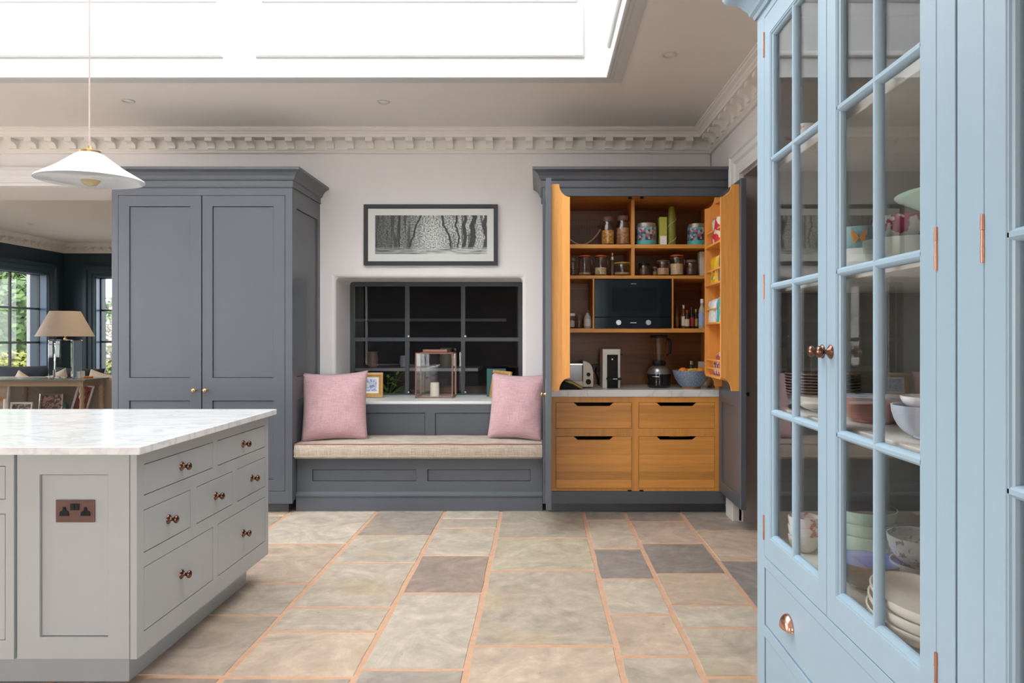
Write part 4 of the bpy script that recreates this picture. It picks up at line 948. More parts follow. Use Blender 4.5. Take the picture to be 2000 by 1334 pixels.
pantry_door(1, XDL, 'brass'); RZ = pantry_door(-1, XDR, 'dark')

# ------------------------------------------------------------------ storage jars, tins and bottles
RUB = mat('orange_rubber', (0.62, 0.12, 0.03), 0.5); YRUB = mat('yellow_lid', (0.50, 0.36, 0.04), 0.4); WOODLID = mat('dark_wood_lid', (0.16, 0.09, 0.06), 0.5)
PASTA = speckle('pasta', (0.80, 0.44, 0.08), (0.38, 0.18, 0.04), 60, 0.5); COOKIE = speckle('brown_biscuits', (0.52, 0.27, 0.12), (0.30, 0.14, 0.06), 45, 0.5)
NUTS = speckle('pale_nuts', (0.88, 0.72, 0.44), (0.42, 0.29, 0.14), 110, 0.5); OATS = speckle('oats', (0.80, 0.63, 0.40), (0.50, 0.36, 0.20), 190, 0.5); GRAIN = speckle('brown_grains', (0.64, 0.43, 0.25), (0.38, 0.23, 0.13), 200, 0.5); DARKF = speckle('dark_pulses', (0.14, 0.07, 0.045), (0.07, 0.035, 0.025), 120, 0.5)
FLOR = confetti('floral_tin_print', [(0.06, 0.40, 0.40), (0.55, 0.07, 0.10), (0.12, 0.42, 0.44), (0.04, 0.06, 0.09), (0.60, 0.42, 0.38), (0.10, 0.16, 0.28)], 62)
def jar(name, label, px, shelf_z, Y, wpx, top_py, fill, fillk, lid='clip', lidm=None, group='storage jars in the pantry', neck=1.0):
    x = X(px, Y); r = wpx / 2 / F * Y; h = Z(top_py, Y) - shelf_z
    t = thing(name, label, 'jar', (x, Y, shelf_z), group)
    hb_ = h * 0.84
    g = 0.003; r2 = r * neck
    prof = [(0, 0.004), (r - 0.004, 0.002), (r, 0.008), (r, hb_ * 0.72), (r2 * 0.9, hb_ * 0.90), (r2 * 0.86, hb_)]
    MB().lathe(prof + [(r2 * 0.86 - g, hb_), (r2 * 0.9 - g, hb_ * 0.89), (r - g, hb_ * 0.71), (r - g, 0.012), (0, 0.009)], 24).build('glass_body', JGLASS, t, local=True, smooth=True)
    if fill:
        MB().lathe([(0, 0.010), (r - g - 0.001, 0.013), (r - g - 0.001, hb_ * min(fillk, 0.7)), (0, hb_ * fillk * 1.02)], 20).build('contents', fill, t, local=True, smooth=True)
    if lid == 'clip':
        MB().lathe([(r2 * 0.93, hb_), (r2 * 0.97, hb_ + 0.003), (r2 * 0.97, hb_ + 0.008), (r2 * 0.9, hb_ + 0.010), (r2 * 0.9, hb_)], 24).build('seal', lidm or RUB, t, local=True, smooth=True)
        MB().lathe([(0, hb_ + 0.009), (r2 * 0.92, hb_ + 0.009), (r2 * 0.92, hb_ + 0.016), (r2 * 0.6, h * 0.985), (0, h)], 24).build('lid', JGLASS, t, local=True, smooth=True)
        MB().tube([(r2 * 0.95, -0.004, hb_ * 0.86), (r2 * 1.08, -0.008, hb_ * 0.80), (r2 * 1.12, -0.008, hb_ * 0.62), (r2 * 1.05, -0.006, hb_ * 0.58)], 0.0018, 6).tube([(r2 * 0.98 * math.cos(a), r2 * 0.98 * math.sin(a), hb_ * 0.93) for a in [2 * PI * i / 20 for i in range(20)]], 0.0014, 6, closed=True).build('clip', STEEL, t, local=True, smooth=True)
    else:
        MB().lathe([(0, hb_ - 0.002), (r2 * 0.92, hb_ - 0.002), (r2 * 0.96, hb_ + 0.004), (r2 * 0.96, h * 0.97), (r2 * 0.85, h), (0, h)], 24).build('lid', lidm or WOODLID, t, local=True, smooth=True)
    return t
ya = 5.385
b1 = SH1; b2 = SH2; b3 = SH3
jar('storage_jar', 'tall glass jar of yellow pasta on the top left shelf', 1187, b1, ya, 26, 424, PASTA, 0.62, 'lid', WOODLID, neck=0.85)
jar('storage_jar', 'tall glass jar of brown biscuits beside the shelf divider', 1216.5, b1, ya, 27, 422, COOKIE, 0.70, 'lid', WOODLID, neck=0.9)
jar('storage_jar', 'small dark jar at the far left of middle shelf', 1119, b2, ya, 13, 504, DARKF, 0.5, 'lid', WOODLID)
jar('storage_jar', 'clip top jar with a little brown grain and orange seal', 1142, b2, ya, 25, 495, GRAIN, 0.18)
jar('storage_jar', 'clip top jar half full of pale nuts with orange seal', 1173, b2, ya, 25, 495, NUTS, 0.44)
jar('storage_jar', 'squat glass jar with yellow seal beside the divider', 1215, b2, ya, 31, 511, GRAIN, 0.30, 'clip', YRUB)
jar('storage_jar', 'black jar with white label right of the divider', 1258, b2, ya, 22, 514, DARKF, 0.68, 'lid', BLACK)
jar('storage_jar', 'tiny jar of yellow spice on the middle shelf', 1279, b2, ya, 9, 521, mat('mustard_spice', (0.36, 0.26, 0.06), 0.8), 0.6, 'lid', WOODLID)
jar('storage_jar', 'glass jar of brown grains with dark lid on middle shelf', 1295, b2, ya, 25, 506, GRAIN, 0.55, 'clip', WOODLID)
jar('storage_jar', 'large clip top jar of oats with red seal', 1322, b2, ya, 27, 494, OATS, 0.62)
jar('storage_jar', 'dark brown jar beside the jar of oats', 1350, b2, ya, 22, 508, DARKF, 0.6, 'lid', WOODLID)
jar('storage_jar', 'small jar with blue white label at left beside microwave', 1117, b3, ya, 14, 612, mat('blue_white_label', (0.50, 0.56, 0.66), 0.5), 0.6, 'lid', PORC)
jar('storage_jar', 'small dark jar with brown lid left of microwave', 1131, b3, ya, 13, 616, DARKF, 0.6, 'lid', WOODLID)
t = thing('pepper_mill', 'slim clear pepper mill between two storage jars', 'mill', (X(1196, ya), ya, b2))
MB().lathe([(0, 0), (0.020, 0), (0.020, 0.09), (0.014, 0.11), (0.016, 0.13)], 16).build('body', JGLASS, t, local=True, smooth=True)
MB().lathe([(0, 0.005), (0.016, 0.005), (0.016, 0.085), (0, 0.085)], 16).build('peppercorns', DARKF, t, local=True, smooth=True)
MB().lathe([(0, 0.128), (0.017, 0.128), (0.017, 0.15), (0.006, 0.16), (0.010, 0.17), (0.010, 0.18), (0, 0.184)], 16).build('cap', STEEL, t, local=True, smooth=True)
def tin(label, px, wpx, top, bot_z, Y):
    x = X(px, Y); r = wpx / 2 / F * Y; h = Z(top, Y) - bot_z
    t = thing('storage_tin', label, 'tin', (x, Y, bot_z), 'floral storage tins')
    MB().lathe([(0, 0), (r * 0.98, 0), (r, 0.004), (r, h * 0.80)], 28).build('body', FLOR, t, local=True, smooth=True)
    MB().lathe([(r * 1.006, 0.002), (r * 1.006, h * 0.20), (r * 0.99, h * 0.2), (r * 0.99, 0.002)], 28).build('base_band', mat('turquoise_band_%d' % px, (0.08, 0.42, 0.42), 0.35), t, local=True, smooth=True)
    MB().lathe([(0, h * 0.80), (r * 1.03, h * 0.80), (r * 1.03, h * 0.87), (r * 0.94, h * 0.88), (r * 0.94, h * 0.98), (r * 0.88, h), (0, h)], 28).build('lid', mat('tin_lid_%d' % px, (0.45, 0.42, 0.38), 0.25, 0.6), t, local=True, smooth=True)
tin('turquoise floral tin beside the shelf divider on the top shelf', 1262, 40, 437, b1, ya)
tin('turquoise floral tin at right end of the top shelf', 1362, 38, 438, b1, ya)
LIME = mat('lime_card', (0.44, 0.47, 0.08), 0.5)
t = thing('tea_box', 'tall lime green box on the top pantry shelf', 'box', (X(1294, ya), ya, b1))
MB().box(X(1286.5, ya), X(1301.5, ya), ya - 0.03, ya + 0.03, b1, Z(425, ya)).build('carton', LIME, t, bevel=0.001)
MB().box(X(1288, ya), X(1300.5, ya), ya - 0.0315, ya - 0.0305, b1 + 0.004, Z(462, ya)).build('label', PAPER, t)
t = thing('oil_bottle', 'tall olive green bottle tied with raffia on top shelf', 'bottle', (X(1312, ya), ya, b1))
hb_ = Z(404, ya) - b1
MB().lathe([(0, 0), (0.030, 0), (0.032, 0.01), (0.031, hb_ * 0.7), (0.026, hb_ * 0.95), (0.02, hb_), (0, hb_)], 20).build('body', mat('olive_wrap', (0.22, 0.24, 0.03), 0.4), t, local=True, smooth=True)
MB().tube([(0.033 * math.cos(a), 0.033 * math.sin(a), 0.01 + hb_ * 0.75 * i / 24) for i, a in [(i, -2.6 + i * 0.42) for i in range(25)]], 0.004, 6).build('raffia', mat('raffia', (0.55, 0.42, 0.24), 0.8), t, local=True, smooth=True)
# wire basket with rope handle
t = thing('wire_basket', 'dark wire basket with rope handle on the top left shelf', 'basket', (X(1140, 5.5), 5.55, b1))
wmb = MB(); bx0_, bx1_, by0_, by1_, bh = X(1098, 5.47) - t.location.x, X(1172, 5.47) - t.location.x, -0.12, 0.12, Z(432, 5.47) - b1
for i in range(15):
    x = bx0_ + (bx1_ - bx0_) * i / 14; wmb.box(x - 0.0012, x + 0.0012, by0_ - 0.0012, by0_ + 0.0012, 0, bh)
    wmb.box(x - 0.0012, x + 0.0012, by1_ - 0.0012, by1_ + 0.0012, 0, bh)
for j in range(10):
    z = bh * j / 9 + 0.001; wmb.box(bx0_, bx1_, by0_ - 0.0012, by0_ + 0.0012, z - 0.0012, z + 0.0012); wmb.box(bx0_, bx1_, by1_ - 0.0012, by1_ + 0.0012, z - 0.0012, z + 0.0012)
    wmb.box(bx0_ - 0.0012, bx0_ + 0.0012, by0_, by1_, z - 0.0012, z + 0.0012); wmb.box(bx1_ - 0.0012, bx1_ + 0.0012, by0_, by1_, z - 0.0012, z + 0.0012)
wmb.build('wire_mesh', mat('dark_wire', (0.08, 0.06, 0.06), 0.5, 0.6), t, local=True)
MB().tube([(bx0_ + (bx1_ - bx0_) * i / 14, by0_ - 0.012, 0.012 + 0.12 * (2 * i / 14 - 1) ** 2) for i in range(15)], 0.007, 8).build('rope_handle', mat('rope', (0.30, 0.17, 0.09), 0.8), t, local=True, smooth=True)
tag(MB().box(X(1366, ya), X(1380, ya), ya - 0.02, ya + 0.06, b2, Z(492, ya)).build('cream_carton', mat('cream_card', (0.58, 0.52, 0.42), 0.6), bevel=0.001), 'cream carton at right end of the middle shelf', 'box')
# bottles beside the microwave
def bottle(label, px, wpx, top, Y, bm_, lm, cm, base=None):
    base = b3 if base is None else base
    x = X(px, Y); r = wpx / 2 / F * Y; h = Z(top, Y) - base
    t = thing('bottle', label, 'bottle', (x, Y, base), 'bottles beside the microwave')
    MB().lathe([(0, 0), (r * 0.95, 0), (r, 0.004), (r, h * 0.62), (r * 0.45, h * 0.78), (r * 0.42, h * 0.88)], 18).build('body', bm_, t, local=True, smooth=True)
    MB().lathe([(r * 1.02, h * 0.12), (r * 1.02, h * 0.52), (r * 0.99, h * 0.52), (r * 0.99, h * 0.12)], 18).build('label', lm, t, local=True, smooth=True)
    MB().lathe([(0, h * 0.86), (r * 0.5, h * 0.86), (r * 0.5, h), (0, h)], 14).build('cap', cm, t, local=True, smooth=True)
DBOT = mat('dark_bottle', (0.03, 0.015, 0.01), 0.12); ABOT = mat('amber_bottle', (0.14, 0.06, 0.02), 0.15); CBOT = mat('pale_bottle', (0.40, 0.40, 0.40), 0.15)
LBL = {k: mat('label_' + k, c, 0.6) for k, c in dict(red=(0.45, 0.05, 0.04), white=(0.66, 0.62, 0.56), blue=(0.30, 0.44, 0.72), brown=(0.22, 0.11, 0.05), gold=(0.42, 0.30, 0.08), cream=(0.58, 0.50, 0.36)).items()}
NCAP = mat('navy_cap', (0.01, 0.015, 0.06), 0.4); RCAP = mat('red_cap', (0.35, 0.03, 0.02), 0.4); GCAP = mat('gold_cap', (0.4, 0.26, 0.06), 0.35)
bottle('small pale bottle with white label left of microwave', 1147.5, 14, 606, ya, CBOT, LBL['white'], WOODLID)
bottle('slim brown spice bottle nearest the microwave right side', 1322, 7, 598, ya, ABOT, LBL['brown'], NCAP)
bottle('brown bottle with navy cap second from the microwave', 1330, 7.5, 594, 5.50, ABOT, LBL['brown'], NCAP)
bottle('bottle with white and red label in the middle of the bottle row', 1335, 8, 596, 5.40, ABOT, LBL['white'], LBL['white'])
bottle('dark bottle with cream label in the bottle row', 1342, 9.5, 606, 5.38, DBOT, LBL['cream'], RCAP)
bottle('dark sauce bottle with red label', 1351, 9.5, 600, 5.42, DBOT, LBL['red'], NCAP)
bottle('dark bottle with gold label before the blue one', 1359.5, 8, 604, 5.44, DBOT, LBL['gold'], GCAP)
bottle('tall bottle with light blue label and white cap', 1371, 13, 584, 5.40, CBOT, LBL['blue'], PORC)

# ------------------------------------------------------------------ built-in microwave
mw = thing('microwave', 'built-in black glass microwave in the pantry', 'microwave', ((mwx0 + mwx1) / 2, YSF + 0.2, SH3))
ym = YSF - 0.006; zm = lambda py: Z(py, ym); xm = lambda px: X(px, ym)
m0, m1, mb0, mb1 = mwx0 + 0.002, mwx1 - 0.002, SH3 + 0.001, zq(546)
MB().box(m0, m1, ym + 0.02, YIB - 0.03, mb0, mb1).build('body', BLACK, mw)
MB().box(m0, m1, ym, ym + 0.02, zm(619), mb1).build('door', BLACKG, mw, bevel=0.002)
MB().box(xm(1196), xm(1284), ym - 0.001, ym, zm(607), zm(561)).build('door_window', mat('microwave_window', (0.006, 0.007, 0.009), 0.05), mw)
MB().box(m0, m1, ym, ym + 0.02, mb0, zm(620)).build('control_panel', BLACKG, mw, bevel=0.002)
for px in (1208, 1266):
    kb = MB().lathe([(0, 0), (0.021, 0), (0.021, 0.012), (0.019, 0.016), (0, 0.016)], 24, ax=lambda x, y, h: (x, -h, y), loc=(xm(px), ym, zm(630))).build('dial', STEEL, mw, smooth=True)
MB().box(xm(1231), xm(1243), ym - 0.0012, ym, zm(631), zm(629.6)).build('display_mark', PAPER, mw)
MB().box(xm(1232), xm(1243), ym - 0.0012, ym, zm(555), zm(553.6)).build('badge', mat('badge_grey', (0.25, 0.25, 0.25), 0.4, 0.5), mw)

# ------------------------------------------------------------------ appliances on the pantry worktop
ZT = ZCT
CREAMP = mat('cream_enamel', (0.56, 0.49, 0.38), 0.3); 
# toaster
yt = 5.46
t = thing('toaster', 'cream toaster with chrome panel beside the left door', 'toaster', (X(1130, yt), yt, ZT))
xt = lambda px: X(px, yt) - X(1130, yt); ztt = lambda py: Z(py, yt) - ZT
prof = [(xt(1137), 0.008), (xt(1157), 0.008), (xt(1157), ztt(726)), (xt(1155), ztt(716)), (xt(1150), ztt(708.5)), (xt(1143), ztt(705)), (xt(1137), ztt(704))]
MB().prism(prof, -0.10, 0.10, lambda u, v, w: (u, w, v)).build('end_cap', CREAMP, t, local=True, bevel=0.004)
MB().prism([(xt(1095) - 0.06 + q - xt(1137), z) if False else (xt(1095) - (q - xt(1137)), z) for q, z in prof], -0.10, 0.10, lambda u, v, w: (u, w, v)).build('end_cap', CREAMP, t, local=True, bevel=0.004)
MB().box(xt(1095), xt(1137), -0.085, 0.085, 0.02, ztt(710)).build('panel', mat('toaster_chrome', (0.09, 0.08, 0.085), 0.12, 0.0), t, local=True, bevel=0.006)
MB().box(xt(1095), xt(1137), -0.098, -0.085, 0.008, ztt(743)).build('base_rail', CREAMP, t, local=True, bevel=0.003)
MB().box(xt(1095), xt(1137), -0.095, -0.08, ztt(713), ztt(709)).build('top_rail', STEEL, t, local=True, bevel=0.003)
for py, r in ((730, 0.015), (744, 0.021)):
    MB().lathe([(0, 0), (r, 0), (r, 0.008), (r * 0.6, 0.010), (r * 0.5, 0.02), (0, 0.02)], 20, ax=lambda x, y, h: (x, -h, y), loc=(xt(1147.5), -0.10, ztt(py))).build('dial', BLACK, t, local=True, smooth=True)
# coffee machine
t = thing('coffee_machine', 'slim white capsule coffee machine with black front', 'coffee machine', (X(1195, 5.40), 5.40, ZT))
xk = lambda px: X(px, 5.34) - X(1195, 5.40); zk_ = lambda py: Z(py, 5.34) - ZT
hh = zk_(682)
MB().plate([xk(1177), xk(1211.5), xk(1186), xk(1207)], [0, hh, zk_(693)], [(xk(1186), xk(1207), -0.01, zk_(693))], 0.26, lambda u, v, w: (u, -0.06 + w, v)).build('housing', mat('white_plastic', (0.66, 0.64, 0.60), 0.3), t, local=True, bevel=0.004)
MB().box(xk(1186), xk(1207), -0.03, 0.19, 0.0, zk_(693)).build('front_panel', BLACK, t, local=True)
MB().box(xk(1186), xk(1207), -0.06, -0.03, 0.0, 0.012).build('drip_base', BLACK, t, local=True)
MB().box(xk(1184), xk(1212.5), -0.115, -0.03, zk_(741.5), zk_(737.5)).build('drip_tray', BLACK, t, local=True, bevel=0.004)
MB().box(xk(1196), xk(1204), -0.1165, -0.115, zk_(740), zk_(738.8)).build('tray_mark', STEEL, t, local=True)
MB().lathe([(0, 0), (0.006, 0), (0.006, 0.012), (0, 0.012)], 12, ax=lambda x, y, h: (x, -h, y), loc=(xk(1196.5), -0.03, zk_(702))).build('button', STEEL, t, local=True, smooth=True)
MB().box(xk(1212), xk(1220), 0.05, 0.08, zk_(694), zk_(692)).build('lever', BLACK, t, local=True)
# sockets and flex behind the coffee machine
tag(MB().box(X(1157, 5.75), X(1172, 5.75), 5.74, YIB, Z(726, 5.76), Z(711, 5.76)).build('plug_socket', BLACKM, bevel=0.003), 'dark wall socket behind the toaster in pantry', 'socket')
tag(MB().tube([(X(1165, 5.72), 5.73, Z(718, 5.72)), (X(1163, 5.7), 5.70, Z(726, 5.7)), (X(1168, 5.68), 5.68, Z(740, 5.68)), (X(1170, 5.66), 5.66, ZT + 0.006), (X(1180, 5.66), 5.66, ZT + 0.006)], 0.007, 8).build('power_cord', BLACK, smooth=True), 'black power cord hanging from the pantry socket', 'cord')
# blender
yb_ = 5.42
t = thing('blender', 'black blender with clear jug on the pantry worktop', 'blender', (X(1287, yb_), yb_, ZT))
pb = lambda px: (px) / F * yb_; zbb = lambda py: Z(py, yb_) - ZT
MB().lathe([(0, 0), (pb(21), 0), (pb(22.5), 0.008), (pb(22.5), 0.03), (pb(21), 0.05), (pb(23), zbb(735)), (pb(22.5), zbb(730))], 32).build('base', mat('black_gloss_enamel', (0.012, 0.012, 0.013), 0.14), t, local=True, smooth=True)
MB().lathe([(pb(22.5), zbb(730)), (pb(23), zbb(727)), (pb(19), zbb(719)), (pb(12), zbb(714)), (0, zbb(714))], 32).build('collar', mat('grey_metal', (0.34, 0.34, 0.35), 0.3, 0.8), t, local=True, smooth=True)
MB().lathe([(pb(12), zbb(714)), (pb(14), zbb(708)), (pb(12), zbb(704)), (0, zbb(704))], 24).build('blade_hub', BLACK, t, local=True, smooth=True)
MB().lathe([(pb(11), zbb(704)), (pb(16), zbb(664)), (pb(17), zbb(658)), (pb(16), zbb(658)), (pb(15), zbb(664)), (pb(10), zbb(703)), (0, zbb(703))], 28).build('jug', JGLASS, t, local=True, smooth=True)
MB().lathe([(0, zbb(660)), (pb(16), zbb(660)), (pb(17.5), zbb(657)), (pb(17), zbb(655)), (0, zbb(654))], 28).build('lid', BLACK, t, local=True, smooth=True)
MB().tube([(pb(14), -0.02, zbb(662)), (pb(20), -0.025, zbb(664)), (pb(21), -0.025, zbb(672)), (pb(20), -0.025, zbb(690)), (pb(14), -0.02, zbb(694))], 0.012, 10).build('handle', BLACK, t, local=True, smooth=True)
MB().tube([(pb(23.1) * math.sin(a), -pb(23.1) * math.cos(a), zbb(734.5)) for a in (-0.75, -0.6, -0.45, -0.3, -0.15)], 0.0025, 6).build('badge', STEEL, t, local=True)
# fruit bowl
yfb = 5.34
t = thing('fruit_bowl', 'speckled blue pottery bowl with bare clay foot', 'bowl', (X(1350, yfb), yfb, ZT))
pf = lambda px: px / F * yfb; zf = lambda py: Z(py, yfb) - ZT
SPECB = speckle('speckled_blue_glaze', (0.17, 0.24, 0.36), (0.40, 0.46, 0.54), 150, 0.56, 0.3)
MB().lathe([(0, 0.02), (pf(17), zf(755)), (pf(24), zf(750)), (pf(31), zf(740)), (pf(35), zf(729)), (pf(36), zf(723)), (pf(35), zf(723)), (pf(33.5), zf(730)), (pf(28), zf(742)), (pf(18), zf(751)), (0, zf(752))], 40).build('body', SPECB, t, local=True, smooth=True)
MB().lathe([(0, 0), (pf(17.5), 0), (pf(18), 0.012), (pf(17), zf(754)), (0, zf(754))], 32).build('foot', mat('bare_clay', (0.40, 0.24, 0.13), 0.8), t, local=True, smooth=True)
ORNG = mat('orange_peel', (0.80, 0.26, 0.01), 0.45, bump=0.4, bscale=150); BAN = mat('banana_peel', (0.72, 0.48, 0.04), 0.5, var=0.2, vscale=20)
bxw = X(1350, yfb)
for i, (dx, dy, py, lb) in enumerate(((-18, -0.04, 727.5, 'orange at the left of the blue fruit bowl'), (17, -0.03, 727, 'orange at the right of the blue fruit bowl'), (-4, 0.05, 729, 'orange at the back of the blue fruit bowl'))):
    r = 0.038
    tag(MB().lathe([(0.001 + r * math.sin(PI * k / 12), -r * math.cos(PI * k / 12)) for k in range(13)], 20, loc=(bxw + pf(dx), yfb + dy, Z(py, yfb + dy))).build('orange', ORNG, smooth=True), lb, 'fruit', 'oranges in the blue bowl')
for i, (a, b_, lb) in enumerate(((-10, 6, 'ripe banana lying over the oranges in blue bowl'), (-2, 14, 'second banana nearer the bottle in the blue bowl'))):
    pts = [(bxw + pf(a + (b_ - a) * k / 8), yfb - 0.05 + 0.02 * i, Z(722 + 7 * (2 * k / 8 - 1) ** 2, yfb)) for k in range(9)]
    tag(MB().tube(pts, 0.014, 10).build('banana', BAN, smooth=True), lb, 'fruit', 'bananas in the blue bowl')
yy_ = 5.60
t = thing('glass_bottle', 'small glass bottle with silver cap behind the fruit bowl', 'bottle', (X(1350, yy_), yy_, ZT))
MB().lathe([(0, 0), (0.03, 0), (0.03, 0.13), (0.012, 0.16), (0.012, 0.175)], 18).build('body', mat('dark_clear_glass', (0.05, 0.05, 0.05), 0.1), t, local=True, smooth=True)
MB().lathe([(0, 0.172), (0.016, 0.172), (0.016, 0.20), (0, 0.205)], 14).build('cap', STEEL, t, local=True, smooth=True)
tag(MB().box(X(1364, yy_), X(1382, yy_), yy_ - 0.005, yy_ + 0.02, ZT, Z(706, yy_)).build('white_card_box', PAPER, bevel=0.002), 'white card standing behind the fruit bowl', 'card')
tag(MB().lathe([(0, 0), (0.03, 0), (0.035, 0.015), (0.03, 0.02), (0, 0.022)], 20, loc=(X(1392, 5.36), 5.36, ZT)).build('small_dish', mat('dark_dish', (0.10, 0.06, 0.05), 0.4), smooth=True), 'small dark dish right of the fruit bowl', 'dish')
# gold and black oven glove hanging over the worktop edge beside the left door
t = thing('oven_glove', 'black and gold quilted oven glove on worktop by left door', 'oven glove', (X(1113, 5.25), 5.25, ZT))
pts = [(-0.075, 0.0), (0.075, 0.0), (0.090, 0.012), (0.070, 0.030), (0.030, 0.048), (-0.01, 0.062), (-0.045, 0.058), (-0.075, 0.030)]
MB().prism(pts, -0.05, 0.07, lambda u, v, w: (u, w, v)).build('glove', mat('black_quilt', (0.012, 0.011, 0.010), 0.8), t, local=True, bevel=0.008, seg=3)
pts = [(-0.04, 0.060), (0.0, 0.064), (0.035, 0.050), (0.092, 0.020), (0.098, 0.008), (0.078, 0.006), (0.02, 0.040)]
MB().prism(pts, -0.058, 0.075, lambda u, v, w: (u, w, v)).build('lining', mat('gold_cloth', (0.40, 0.27, 0.07), 0.5, 0.3), t, local=True, bevel=0.005, seg=2)

# ------------------------------------------------------------------ packets in the right-hand door rack
def packet(name, label, cat, Yc, z, w, h, d, m, puff=0.012, n=8, m2=None, lean=0.0):
    # soft packet standing in the rack: faces the room (-x)
    x = XDR - 0.012 - d / 2 - 0.012; t = thing(name, label, cat, (x, Yc, z))
    mb = MB(); vs_ = []; fs = []
    for side in (-1, 1):
        for j in range(n + 1):
            for i in range(n + 1):
                u = 2 * i / n - 1; v = j / n
                pr = (1 - abs(u) ** 4) * (1 - max(0, v * 2 - 1) ** 4)
                k = noise.noise(Vector((u * 2 + Yc * 9, v * 3, side * 2.0))) * puff
                vs_.append((side * (d / 2 * pr ** 0.5 + 0.002) + k * pr + lean * v, u * w / 2 * (1 - 0.08 * v), v * h))
    S = (n + 1) ** 2
    for s2 in (0, 1):
        for j in range(n):
            for i in range(n):
                a = s2 * S + j * (n + 1) + i; fs.append((a, a + 1, a + n + 2, a + n + 1))
    ring2 = [i for i in range(n + 1)] + [j * (n + 1) + n for j in range(1, n + 1)] + [n * (n + 1) + i for i in range(n - 1, -1, -1)] + [j * (n + 1) for j in range(n - 1, 0, -1)]
    for k in range(len(ring2)):
        a, b_ = ring2[k], ring2[(k + 1) % len(ring2)]; fs.append((a, b_, S + b_, S + a))
    mb.add(vs_, fs).build('bag', m, t, local=True, smooth=True)
    if m2: MB().box(-d / 2 - 0.006, -d / 2 + 0.004, -w * 0.36, w * 0.36, h * 0.12, h * 0.42).build('label', m2, t, local=True)
    return t
REDP = confetti('red_cream_packet', [(0.62, 0.03, 0.05), (0.72, 0.66, 0.50), (0.62, 0.03, 0.05), (0.75, 0.72, 0.64), (0.70, 0.62, 0.42)], 24)
YELP = mat('yellow_packet', (0.80, 0.45, 0.01), 0.35); MIXP = confetti('fruit_packet_print', [(0.70, 0.35, 0.02), (0.55, 0.04, 0.05), (0.25, 0.45, 0.08), (0.75, 0.68, 0.5)], 40)
TEALP = confetti('teal_white_packet', [(0.06, 0.36, 0.38), (0.74, 0.73, 0.70), (0.06, 0.36, 0.38), (0.04, 0.05, 0.05)], 11)
WHITP = speckle('white_grey_packet', (0.72, 0.72, 0.70), (0.45, 0.46, 0.46), 22, 0.6, 0.4, 0.05)
SPICE = confetti('spice_packet_print', [(0.74, 0.70, 0.64), (0.60, 0.08, 0.06), (0.70, 0.66, 0.62), (0.45, 0.10, 0.20), (0.10, 0.10, 0.10)], 70)
packet('flour_bag', 'red and cream paper flour bag in the door rack', 'packet', 4.83, RZ[0], 0.24, 0.20, 0.092, REDP)
packet('sweet_packet', 'yellow packet with fruit print on second shelf of door rack', 'packet', 4.90, RZ[1], 0.15, 0.20, 0.09, YELP, m2=MIXP)
packet('silver_packet', 'slim silver packet beside the yellow one in door rack', 'packet', 4.74, RZ[1], 0.10, 0.22, 0.08, mat('silver_foil', (0.40, 0.44, 0.50), 0.25, 0.7))
packet('rice_bag', 'crumpled white bag on third shelf of door rack', 'packet', 4.95, RZ[2], 0.18, 0.17, 0.092, WHITP, 0.022)
packet('teal_bag', 'teal and white bag at near end of third rack shelf', 'packet', 4.75, RZ[2], 0.16, 0.18, 0.092, TEALP, 0.018)
for i, (yy, hh_, lb) in enumerate(((4.97, 0.10, 'farthest little spice packet on the lowest rack shelf'), (4.90, 0.165, 'tall spice packet second from far end of lowest rack shelf'), (4.83, 0.15, 'spice packet third along the lowest rack shelf'), (4.76, 0.14, 'spice packet fourth along the lowest rack shelf'), (4.70, 0.13, 'nearest spice packet on the lowest rack shelf'))):
    t = packet('spice_packet', lb, 'packet', yy, RZ[3], 0.058, hh_, 0.06, SPICE, 0.004); t['group'] = 'spice packets in the door rack'

# ------------------------------------------------------------------ island
XI, YI0, YI1 = -1.48, 2.543, 3.775           # right side face, near face, far face
XIL = -3.9
isl = thing('kitchen_island', 'pale grey kitchen island with many knobbed drawers', 'island', ((XI + XIL) / 2, (YI0 + YI1) / 2, 0))
zt0 = 0.890
MB().box(XIL - 0.03, XI - 0.05, YI0 + 0.045, YI1 - 0.001, 0.136, zt0 - 0.001).build('carcass', GREY, isl)
MB().box(XIL + 0.1, XI - 0.09, YI0 + 0.105, YI1 - 0.07, 0.0, 0.134).build('plinth', GREY, isl)
# worktop: separate slab
tag(MB().box(XIL - 0.09, -1.447, 2.505, 3.812, zt0, 0.92).build('island_worktop', MARBLE, bevel=0.004, seg=3), 'white marble worktop slab on the grey kitchen island', 'worktop')
# side with drawers (faces +x)
YY = lambda px: -XI * F / (CX - px)
sfn = lambda u, v, w: (XI - w, u, v)
rows = [[(281, 416), (424.5, 518)], [(281, 372), (384, 454.7), (463, 518)], [(281, 416), (425, 518)]]
rz = [(0.724, 0.842), (0.510, 0.671), (0.216, 0.457)]
holes = []
for rw, (a, b) in zip(rows, rz):
    for p, q in rw: holes.append((YY(p), YY(q), a, b))
MB().framed(YI0, YI1, 0.134, zt0, holes, 0.024, sfn).build('side_frame', GREY, isl)
DARKGAP = BLACK
for a, b, c, d in holes:
    dd = MB().plate([a + 0.003, b - 0.003], [c + 0.003, d - 0.003], [], 0.022, sfn).build('drawer', GREY, isl, bevel=0.0008, seg=1)
    kn(KNOB_C, dd, (XI, (a + b) / 2, (c + d) / 2), ROT_PX)
MB().box(XI - 0.034, XI - 0.0235, YI0 + 0.03, YI1 - 0.03, 0.15, 0.88).build('gap_shade_sheet', BLACK, isl)  # black sheet standing in for shade in the drawer gaps
